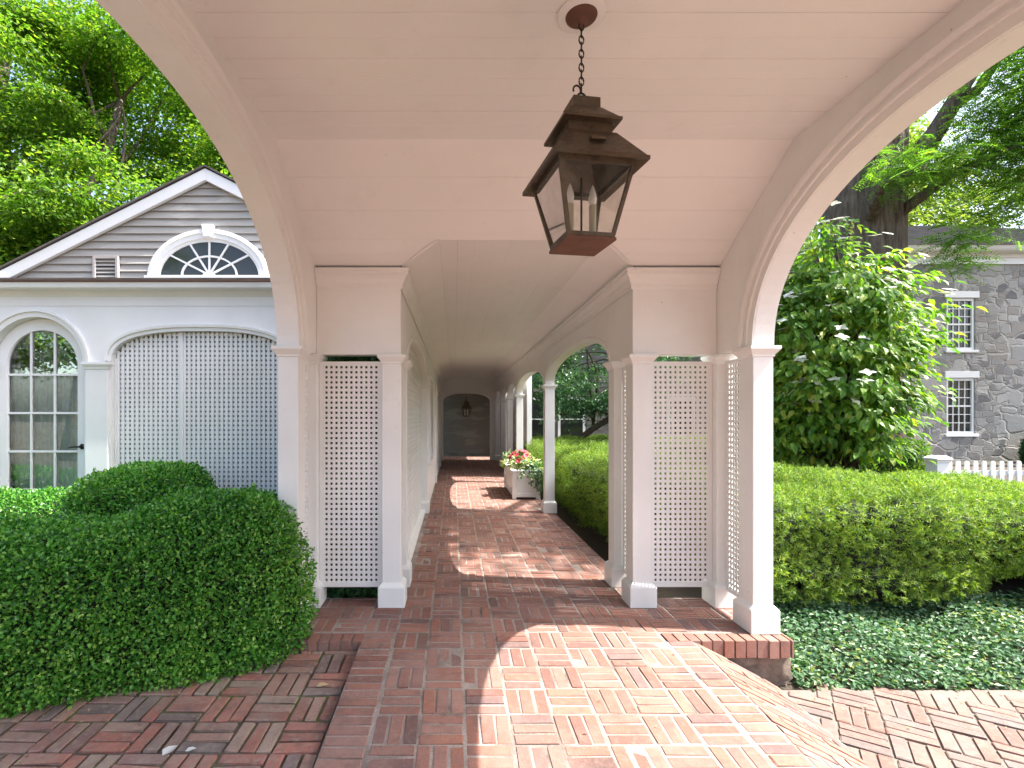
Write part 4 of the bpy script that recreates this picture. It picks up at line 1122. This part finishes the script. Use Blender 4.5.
# left boxwood hedge
line = [(-1.42, 3.48), (-2.0, 3.26), (-2.6, 2.96), (-3.6, 2.45), (-4.6, 2.1)]
def fL(P):
    rng = np.random.default_rng(21)
    hz = .600 + .07 * np.exp(-((P[:, 0] + 1.55) / .5) ** 2) - .05 * np.exp(-((P[:, 0] + 2.35) / .35) ** 2)
    q = ((seg_dist(P, line) / .475) ** 2.7 + (np.abs(P[:, 2] - .28) / hz) ** 2.7) ** (1 / 2.7)
    return q + .05 * wob(P, 5, rng) + .045 * wob(P, 18, rng) + 5 * ((P[:, 0] > -1.25) & (P[:, 1] > 3.45))
leafy_hedge('boxwood_hedge', 'big clipped boxwood hedge curving along the shaded brick on the left', 'hedge', (-2.5, 3.1, -.1), fL, (-5.3, 1.6, -.14), (-.85, 4.35, 1.05), 150000, .0265, .019, M['boxwood'], 22, fmin=.82, vox=.06, core=.79, zmin=-.13)
def ball(c, r, amp, k, seed, p=2.2):
    def f(P):
        rng = np.random.default_rng(seed); q = np.abs(P - np.array(c)) / np.array(r)
        return (q ** p).sum(1) ** (1 / p) + amp * wob(P, k, rng)
    return f
leafy_hedge('boxwood_shrub', 'rounded boxwood shrub in front of the wing lattice bay', 'shrub', (-2.7, 4.3, -.1), ball((-2.58, 4.25, .50), (.52, .46, .58), .06, 8, 31, 2.9), (-3.5, 3.5, -.14), (-1.9, 4.95, 1.25), 34000, .03, .02, M['boxwood'], 32, fmin=.84, vox=.07)
leafy_hedge('boxwood_hedge', 'low boxwood hedge top under the glazed arched door', 'hedge', (-4.4, 4.4, -.1), hedge_f([(-3.55, 4.35), (-6.0, 4.35)], .42, .3, .56, 2.6, .05, 5, 41), (-6.4, 3.7, -.14), (-2.9, 4.95, 1.0), 50000, .03, .02, M['boxwood'], 42, fmin=.85, vox=.07)
leafy_hedge('evergreen_shrub', 'dark leafy shrub added behind the left lattice screen to darken its holes', 'shrub', (-.87, 4.5, -.1), ball((-.87, 4.48, .85), (.33, .30, 1.2), .10, 7, 35, 4), (-1.3, 4.12, -.14), (-.56, 4.95, 2.2), 15000, .05, .03, M['darkleaf'], 36, fmin=.75, vox=.07)  # made-up shrub standing in for the dark seen through the lattice
# right yew hedge (front)
fR0 = rect_f(2.45, 9.6, 4.15, 6.3, .36, .49, 2, .22, .10, 3.2, 51)
def fR(P): return fR0(P + np.stack([0 * P[:, 0], 0 * P[:, 0], np.clip((P[:, 0] - 3.5) * .045, 0, .24) * (P[:, 2] > .3)], 1))
def fR2(P):
    rng = np.random.default_rng(77)
    lift = np.clip((.30 - P[:, 2]) / .35, 0, 1)          # ragged, undercut foot
    return fR(P) + .10 * wob(P, 7, rng) + .09 * wob(P, 17, rng) + lift * (.25 + .45 * wob(P, 3.1, rng))
needle_hedge('yew_hedge', 'broad sunlit yew hedge behind the ivy bed on the right', 'hedge', (5.5, 5.2, -.1), fR2, (2.2, 3.85, -.05), (9.8, 6.6, 1.0), 36000, M['yew'], 52, fmin=.76, fmax=1.05, k=14, L=.036, W=.0078, shoot=.05, stems=26, box=(2.6, 8.8, 4.25, 4.6), core=.62)
# hedge along the arcade
fA = rect_f(1.78, 3.9, 5.2, 15.5, .32, .47, 2, .15, .10, 3, 61)
def fA2(P):
    rng = np.random.default_rng(78); lift = np.clip((.25 - P[:, 2]) / .35, 0, 1)
    return fA(P) + .10 * wob(P, 8, rng) + .07 * wob(P, 17, rng) + lift * (.2 + .3 * wob(P, 3.1, rng))
needle_hedge('yew_hedge', 'long low yew hedge running beside the arcade columns', 'hedge', (2.8, 10, -.1), fA2, (1.6, 4.9, -.05), (4.1, 15.8, .95), 40000, M['yew'], 62, fmin=.74, k=9, L=.04, W=.010, shoot=.075, stems=18, box=(1.95, 2.3, 5.4, 12), core=.66)
needle_hedge('yew_hedge', 'distant bright yew hedge under the dark garden tree', 'hedge', (6, 13.8, -.1), rect_f(4.1, 9.0, 12.2, 15.8, .35, .5, 2, .15, .10, 3, 63), (3.9, 12.0, -.05), (9.2, 16.0, 1.0), 12000, M['yew'], 64, k=6, L=.06, W=.014)
leafy_hedge('box_hedge', 'square clipped green hedge at the end of the picket fence', 'hedge', (7.4, 9.2, 0), rect_f(6.2, 8.45, 8.8, 9.7, .45, .60, 2, .12, .08, 4, 71), (6.0, 8.6, -.05), (8.7, 9.9, 1.2), 22000, .045, .028, M['dogwood'], 72, fmin=.8, vox=.09)
leafy_hedge('evergreen_shrub', 'small dark evergreen shrub against the stone house wall', 'shrub', (17.2, 14.2, 0), ball((17.2, 14.2, .5), (.8, .6, .75), .08, 3, 73), (16, 13, -.05), (18.4, 15, 1.5), 9000, .08, .03, M['darkleaf'], 74, vox=.12)
# ground cover bed
rg = np.random.default_rng(81); n = 38000
x = rg.uniform(2.3, 9.6, n); y = 3.25 + rg.power(1.0, n) * 1.25 + .05 * np.sin(x * 3) ; 
P = np.stack([x, y, np.array([gz(a, b) for a, b in zip(x, y)])], 1)
hgt = .05 + .11 * np.clip((y - 3.32) / .25, 0, 1) * (.6 + .4 * wob(P, 4, rg)); P[:, 2] += rg.uniform(.15, 1, n) * np.maximum(hgt, .03)
keep = (wob(P, 5.5, rg) + 2.2 * np.clip((y - 3.2) / .2, 0, 1) > .25); P = P[keep]; n = len(P)
D = rg.normal(size=(n, 3)) * np.array([1, 1, .35]); U = np.array([.1, -.25, 1]) + rg.normal(size=(n, 3)) * .38
V, F = leaf_geo(P, D, U, rg.uniform(.6, 1.3, n) * .044, rg.uniform(.7, 1.2, n) * .027, .15, .12)
tag(np_mesh('ground_cover', V, F, M['ivy']), 'low glossy green ground cover between the brick drive and yew hedge', 'ground cover', kind='stuff')

# ------------------------------------------------------------------ trees
def limb_path(a, b, rng, sag=.12, n=7):
    a = np.array(a, float); b = np.array(b, float); L = np.linalg.norm(b - a); off = rng.normal(size=3) * sag * L; pts = []
    for i in range(n):
        t = i / (n - 1); pts.append(tuple(a + (b - a) * t + off * math.sin(math.pi * t) + rng.normal(size=3) * .012 * L * (0 < i < n - 1)))
    return pts
def tree(name, label, base, trunk_top, r0, crowns, m, seed, Lf=.115, Wf=.085, group=None, ncl=70, per=350, cr=1.0, flat=.33, limbs=10, long=False, bark_='bark', trunk_pts=None, upb=1.0, shell=.5):
    """crowns: list of (centre, radii, weight)"""
    rng = np.random.default_rng(seed); e = empty(name, base, label, 'tree', group)
    m1 = MB(); base = np.array(base, float); tt = np.array(trunk_top, float)
    pts = trunk_pts or limb_path(base, tt, rng, .04, 8); rad = [r0 * (1.25 if i == 0 else 1) * (1 - .55 * i / (len(pts) - 1)) for i in range(len(pts))]
    m1.tube(pts, rad, 12); P = []; O = []
    for (c, r, wgt) in crowns:
        c = np.array(c, float); r = np.array(r, float); k = int(ncl * wgt)
        d = rand_dir(k, rng); cc = c + d * r * (shell + (1 - shell) * rng.uniform(0, 1, (k, 1)) ** .6)
        for q in range(k):
            nn = int(per * rng.uniform(.5, 1.4)); s = cr * rng.uniform(.6, 1.3)
            off = rng.normal(size=(nn, 3)) * s * np.array([.55, .55, .55 * flat]); off[:, 2] -= .18 * (off[:, 0] ** 2 + off[:, 1] ** 2) / s
            P.append(cc[q] + off); O.append(off)
        for q in range(int(limbs * wgt)):
            i = rng.integers(2, len(pts)); a = pts[i]; b = cc[rng.integers(k)]
            m1.tube(limb_path(a, b, rng), np.linspace(rad[i] * .42, .012, 7), 7)
    m1.build('trunk', M[bark_], e)
    P = np.concatenate(P); O = np.concatenate(O); n = len(P)
    D = O * np.array([1, 1, .2]) + rng.normal(size=(n, 3)) * .45 + np.array([0, 0, -.25]); U = np.array([0, 0, upb]) + rng.normal(size=(n, 3)) * .42 + O * .3
    V, F = leaf_geo(P, D, U, rng.uniform(.7, 1.25, n) * Lf, rng.uniform(.7, 1.25, n) * Wf, .12, .15, long)
    np_mesh('crown', V, F, m, e); return e
G = 'leafy maples behind the garden wing'
tree('maple_tree', 'nearest bright maple behind the left end of the gable', (-9.2, 13.5, -.1), (-9.0, 13.5, 10), .22, [((-8.8, 13.2, 8.6), (3.6, 2.4, 4.4), 1), ((-10.5, 12.6, 5.0), (2.6, 2, 2.0), .5)], M['maple'], 101, ncl=64, per=720, group=G)
tree('maple_tree', 'taller maple behind the gable peak and the porch arch', (-5.6, 16, -.1), (-5.6, 16, 12), .26, [((-6.2, 16, 9.5), (3.6, 2.6, 4.2), 1), ((-6.5, 15, 5.5), (3, 2, 2), .5)], M['maple'], 102, ncl=64, per=720, group=G)
tree('maple_tree', 'maple at the far left edge of the photo', (-13.2, 14.5, -.1), (-13, 14.5, 12), .25, [((-12.6, 14, 9.9), (3.4, 2.8, 4.8), 1.1), ((-12.4, 13, 5.2), (2.2, 2, 2.3), .5)], M['maple'], 103, ncl=64, per=720, group=G)
tree('maple_tree', 'darker maple mass rearmost behind the others', (-11, 22, -.1), (-11, 22, 14), .3, [((-12, 21, 10), (8, 3, 8), 1.6)], M['darkleaf'], 104, ncl=60, per=330, Lf=.2, Wf=.16, cr=1.2, group=G)
for src, dx, dy, lab in (('maple_tree', -4.5, -21, 'maple across the drive, mirrored faintly in the glazed door'), ('maple_tree.002', -4, -17, 'maple behind the camera on the left of the drive')):
    o = bpy.data.objects[src]; c = o.copy(); COL.objects.link(c); c.location = o.location + Vector((dx, dy, 0)); c['label'] = lab
    for ch in o.children:
        k = ch.copy(); COL.objects.link(k); k.parent = c
# old locust
def sprays(P, rng, L=.30, nl=9, lw=.022, ll=.055):
    n = len(P); A = unit(rng.normal(size=(n, 3)) * np.array([1, 1, .3]) + np.array([0, 0, -.25])); Up = unit(np.array([0, 0, 1]) + rng.normal(size=(n, 3)) * .3); S = unit(np.cross(A, Up))
    Ps = []; Ds = []; Us = []
    for i in range(nl):
        t = (i + .7) / nl
        for s in (-1, 1): Ps.append(P + A * L * t - Up * L * .25 * t * t); Ds.append(S * s + A * .45 - Up * .1); Us.append(Up)
    return leaf_geo(np.concatenate(Ps), np.concatenate(Ds), np.concatenate(Us), ll * rng.uniform(.8, 1.2, n * nl * 2), lw, .05, .08)
rng = np.random.default_rng(111)
lt = empty('locust_tree', (9.2, 11, 0), 'huge old tree with furrowed trunk and feathery leaves by the stone house', 'tree')
m = MB(); vs = []; rows = []
for zi, z in enumerate(np.linspace(-.3, 9.5, 26)):
    row = []
    rr_ = .79 + .45 * math.exp(-max(z, 0) * 1.2) - .012 * z
    for k in range(56):
        a = 2 * math.pi * k / 56; q = rr_ * (1 + .045 * math.sin(a * 9 + .5 * math.sin(z * .8)) + .03 * math.sin(a * 17 + z * .6) + .02 * math.sin(a * 5 - z * .4))
        row.append((8.86 + .02 * z + q * math.cos(a), 11 + q * math.sin(a), z))
    rows.append(row)
m.strip(rows, smooth=True, closed=True)
LIMBS = [[(9.1, 10.9, 6.0), (9.9, 10.7, 7.0), (10.2, 10.6, 7.5), (10.8, 10.5, 8.6), (11.5, 10.4, 9.9), (12.6, 10, 11.5)], [(10.45, 10.57, 8.0), (10.9, 10.4, 8.3), (11.3, 10.3, 9.0), (11.7, 10.2, 9.6)],
         [(9.2, 10.5, 8.8), (8.6, 9, 9.8), (7.9, 7.2, 10.0), (7.4, 5.9, 9.9), (7.1, 5.2, 9.7)], [(9.2, 11, 8.6), (8.2, 12, 10.6), (7, 13, 12)], [(9.4, 11, 9), (9.6, 12.6, 11), (10.6, 14, 12.5)],
         [(9.2, 10.7, 5.6), (9.9, 10.0, 6.3), (10.6, 9.4, 6.6)], [(8.6, 10.3, 5.6), (8.3, 9.7, 6.0), (8.5, 9.0, 6.0)]]
for L_ in LIMBS: m.tube(L_, np.linspace(.27 if L_ is LIMBS[0] else .13, .045, len(L_)), 10)
m.build('trunk', M['bark'], lt)
PP = []
def blob(c, r, n): PP.append(np.array(c) + rng.normal(size=(n, 3)) * np.array(r) * .5)
blob((9.2, 9.6, 6.35), (1.0, .6, .4), 330); blob((8.5, 9.3, 6.1), (.7, .6, .35), 130); blob((9.7, 9.0, 4.6), (.7, .5, .5), 0); blob((10.6, 9.4, 6.5), (.9, .7, .8), 260); blob((11.3, 9.2, 7.2), (1.3, .9, 1.3), 420); blob((12.2, 9.5, 8.4), (1.4, 1, 1.4), 420); blob((11.0, 9.6, 8.8), (.9, .8, .9), 110)
blob((11.6, 9.4, 8.9), (1.3, .9, .9), 420); blob((10.6, 9.6, 7.6), (.7, .6, .7), 160); blob((12.5, 10.5, 6.6), (1.4, 1, .9), 300); blob((10.9, 10.0, 5.6), (.6, .6, .35), 120); blob((11.6, 12.5, 10.5), (3, 3, 2), 700); blob((8, 13, 12), (3, 2, 1.6), 600)
blob((11.6, 9.6, 7.6), (1.6, 1, 1.6), 700); blob((12.6, 9.6, 9.3), (1.6, 1, 1.4), 600); blob((10.9, 9.7, 7.0), (.9, .8, .7), 300); blob((13, 11, 8), (1.6, 1.2, 2.2), 700); blob((11.9, 10, 6.3), (1.2, .8, .6), 260)
blob((9.6, 9.4, 4.9), (.45, .4, .3), 90); blob((9.3, 9.2, 4.35), (.5, .4, .25), 70)
# limb over the garden whose leaves dapple the walk
for c_, r_, n_ in (((7.7, 5.4, 9.75), (1.0, 1.35, .85), 520), ((7.3, 5.8, 10.0), (.9, 1.1, .8), 300), ((8.3, 5.2, 9.3), (.8, 1.2, .6), 420), ((7.5, 6.6, 10.3), (.8, .8, .7), 250)): blob(c_, r_, n_)
P = np.concatenate(PP); V, F = sprays(P, rng, .34, 9, .028, .065); np_mesh('crown', V, F, M['locust'], lt)
# dogwood
rng = np.random.default_rng(121)
dg = empty('dogwood_tree', (5.35, 6.95, -.1), 'flowering dogwood with white bracts beside the right pillar', 'tree')
m = MB(); C0 = np.array((5.15, 6.95, 2.40)); RAD = np.array((1.05, 1.05, 1.66)); tips = []
for k in range(4): m.tube([(5.3 + .06 * k, 6.95, -.15), (5.2 + .1 * k + rng.normal() * .1, 6.9 + rng.normal() * .1, 1.0), (5.1 + .2 * k, 6.9 + rng.normal() * .3, 2.4)], [.05, .04, .02], 8)
for k in range(260):
    d = rand_dir(1, rng)[0]; t = C0 + d * RAD * rng.uniform(.62, .95) * (1 + .16 * math.sin(d[2] * 9 + d[0] * 7))
    if t[2] < .75: continue
    tips.append(t)
    if k % 2 == 0: m.tube(limb_path((5.35 + rng.normal() * .1, 6.9, max(.6, t[2] - rng.uniform(.5, 1.1))), t, rng, .08, 5), [.018, .014, .01, .007, .004], 5)
m.build('trunk', M['twig'], dg)
Ps = []; Ds = []; Us = []
for t in tips:
    nn = int(rng.uniform(38, 62)); out = unit((t - C0)[None] * np.array([1, 1, .25]))[0]
    off = rng.normal(size=(nn, 3)) * np.array([.16, .16, .05]); P_ = t + off; P_[:, 2] -= .5 * (off[:, 0] ** 2 + off[:, 1] ** 2)
    Ps.append(P_); Ds.append(off * np.array([3, 3, 0]) + out * .35 + rng.normal(size=(nn, 3)) * .25 + np.array([0, 0, -.55])); Us.append(np.array([0, 0, 1]) + out * .45 + rng.normal(size=(nn, 3)) * .25)
Ps = np.concatenate(Ps); Ds = np.concatenate(Ds); Us = np.concatenate(Us); n = len(Ps)
V, F = leaf_geo(Ps, Ds, Us, rng.uniform(.7, 1.25, n) * .118, rng.uniform(.8, 1.15, n) * .070, .16, .28, True); np_mesh('crown', V, F, M['dogwood'], dg)
T = np.array([t for t in tips if (t[2] > 1.6 or rng.uniform() < .5)]); T = T[rng.permutation(len(T))[:190]]; out = unit((T - C0)); C = np.repeat(T + out * .17 + np.array([0, -.03, .12]), 1, 0)
C = np.concatenate([C, C[:70] + rng.normal(size=(70, 3)) * .09]); k = len(C); out = unit(C - C0)
nn = np.repeat(unit(out * .35 + np.array([.0, -.2, .95]) + rng.normal(size=(k, 3)) * .22), 4, 0); ang = np.tile(np.arange(4) * math.pi / 2, k) + np.repeat(rng.uniform(0, 3, k), 4)
a = unit(np.cross(nn, np.array([1., .1, 0]) + 0 * nn)); b = np.cross(nn, a)
V, F = leaf_geo(np.repeat(C, 4, 0), a * np.cos(ang)[:, None] + b * np.sin(ang)[:, None] + nn * .15, nn, .085, .068, .08, .08, True); np_mesh('blossom', V, F, M['petal'], dg)
# garden trees beyond the arcade
tree('garden_tree', 'dark green tree with a low bent limb seen through the arcade arch', (3.4, 14.2, 0), (3.6, 14.2, 2.6), .11, [((4.0, 13.8, 3.3), (2.2, 1.6, 1.9), 1)], M['darkleaf'], 131, Lf=.11, Wf=.07, ncl=75, per=190, cr=.5, flat=.35, limbs=12, bark_='twig', trunk_pts=[(3.35, 14.3, 0), (3.5, 14.2, .8), (3.9, 14.0, 1.15), (4.4, 13.8, 1.5), (4.9, 13.6, 2.1), (5.2, 13.5, 2.7)])
tree('garden_tree', 'slim small tree beside the second arcade column', (2.9, 15.8, 0), (2.95, 15.8, 2.6), .05, [((3.0, 15.8, 3.0), (.75, .7, 1.4), .5)], M['darkleaf'], 132, Lf=.12, Wf=.08, ncl=60, per=160, cr=.45, flat=.4, limbs=12, bark_='twig')
G = 'pale trees beyond the stone house'
tree('background_tree', 'pale sunlit tree above the stone house roof', (26, 32, 0), (26, 32, 14), .35, [((26, 32, 13), (7, 4, 7), 1.3)], M['pale'], 141, Lf=.28, Wf=.2, ncl=60, per=260, cr=1.3, group=G)
tree('background_tree', 'yellow green tree at the right edge over the roof', (36, 30, 0), (36, 30, 13), .35, [((36, 30, 11), (6, 4, 7), 1.2)], M['pale'], 142, Lf=.28, Wf=.2, ncl=60, per=260, cr=1.3, group=G)
tree('background_tree', 'distant dark trees behind the end house roof', (8, 36, 0), (8, 36, 12), .35, [((8, 36, 9), (10, 4, 8), 1.6)], M['darkleaf'], 143, Lf=.3, Wf=.22, ncl=60, per=260, cr=1.5)
e = empty('bare_trunk', (15.9, 13.6, 0), 'slim trunk rising at the right edge in front of the stone roof', 'tree')
m = MB(); m.tube([(15.9, 13.6, 0), (15.9, 13.6, 4), (15.92, 13.6, 12)], [.2, .15, .1], 10); m.build('trunk', M['bark'], e)
tree('background_tree', 'large pale tree filling the gap behind the old trunk', (19, 27, 0), (19, 27, 13), .3, [((19.5, 27, 12), (6, 4, 6.5), 1.3)], M['pale'], 144, Lf=.24, Wf=.17, ncl=60, per=300, cr=1.2, group=G)
# ------------------------------------------------------------------ litter
def flat_leaf(name, label, cat, c, L, W, yaw, m):
    P = np.array([[0., 0, .004]]); V, F = leaf_geo(P, np.array([[math.cos(yaw), math.sin(yaw), .05]]), np.array([[0., 0, 1]]), L, W, .12, .05, True)
    o = np_mesh(name, V + np.array(c), F, m, loc=c); tag(o, label, cat); return o
flat_leaf('fallen_leaf', 'dry tan fallen leaf on the shaded brick near the ramp', 'leaf', (-.80, 2.90, -.072), .075, .05, .3, simple('dry_leaf', (.5, .36, .2), .8))
flat_leaf('fallen_petal', 'larger pale petal lying on the shaded brick drive', 'petal', (-1.36, 2.33, -.087), .08, .06, 1.2, M['petal'])
flat_leaf('fallen_petal', 'smaller pale petal lying right of the larger one', 'petal', (-1.27, 2.36, -.087), .05, .035, .5, M['petal'])

rg = np.random.default_rng(91); n = 420; P = []
for i in range(n):
    k = rg.uniform()
    if k < .45: x, y = rg.uniform(2.25, 8), 3.24 - abs(rg.normal()) * .22; z = -.30
    elif k < .75: x = rg.uniform(-3.2, -.9); y = 3.0 + .55 * (x + 1.4) - abs(rg.normal()) * .3 + .1; z = -.062 - .028 * max(0, 3.35 - y) + .003
    elif k < .9: x, y = rg.uniform(.6, 1.38), rg.uniform(4.6, 9); z = .003
    else: x, y = rg.uniform(-.55, 1.4), rg.uniform(1.9, 3.4); z = ramp_h(x, y) + .003
    P.append((x, y, z + .003))
P = np.array(P); V, F = leaf_geo(P, rg.normal(size=(n, 3)) * np.array([1, 1, .12]), np.array([0, 0, 1]) + rg.normal(size=(n, 3)) * .25, rg.uniform(.010, .026, n), rg.uniform(.006, .014, n), .2, .1)
ml, tl_ = mat('dry_litter'); g_ = tl_.new('NewGeometry'); tl_.pbr(tl_.ramp(g_.outputs['Random Per Island'], [(0, (.14, .09, .05)), (.4, (.30, .22, .12)), (.7, (.12, .16, .04)), (1, (.42, .36, .22))]), .8)
tag(np_mesh('leaf_litter', V, F, ml), 'tiny dry leaf bits scattered over the brick edges', 'litter', kind='stuff')
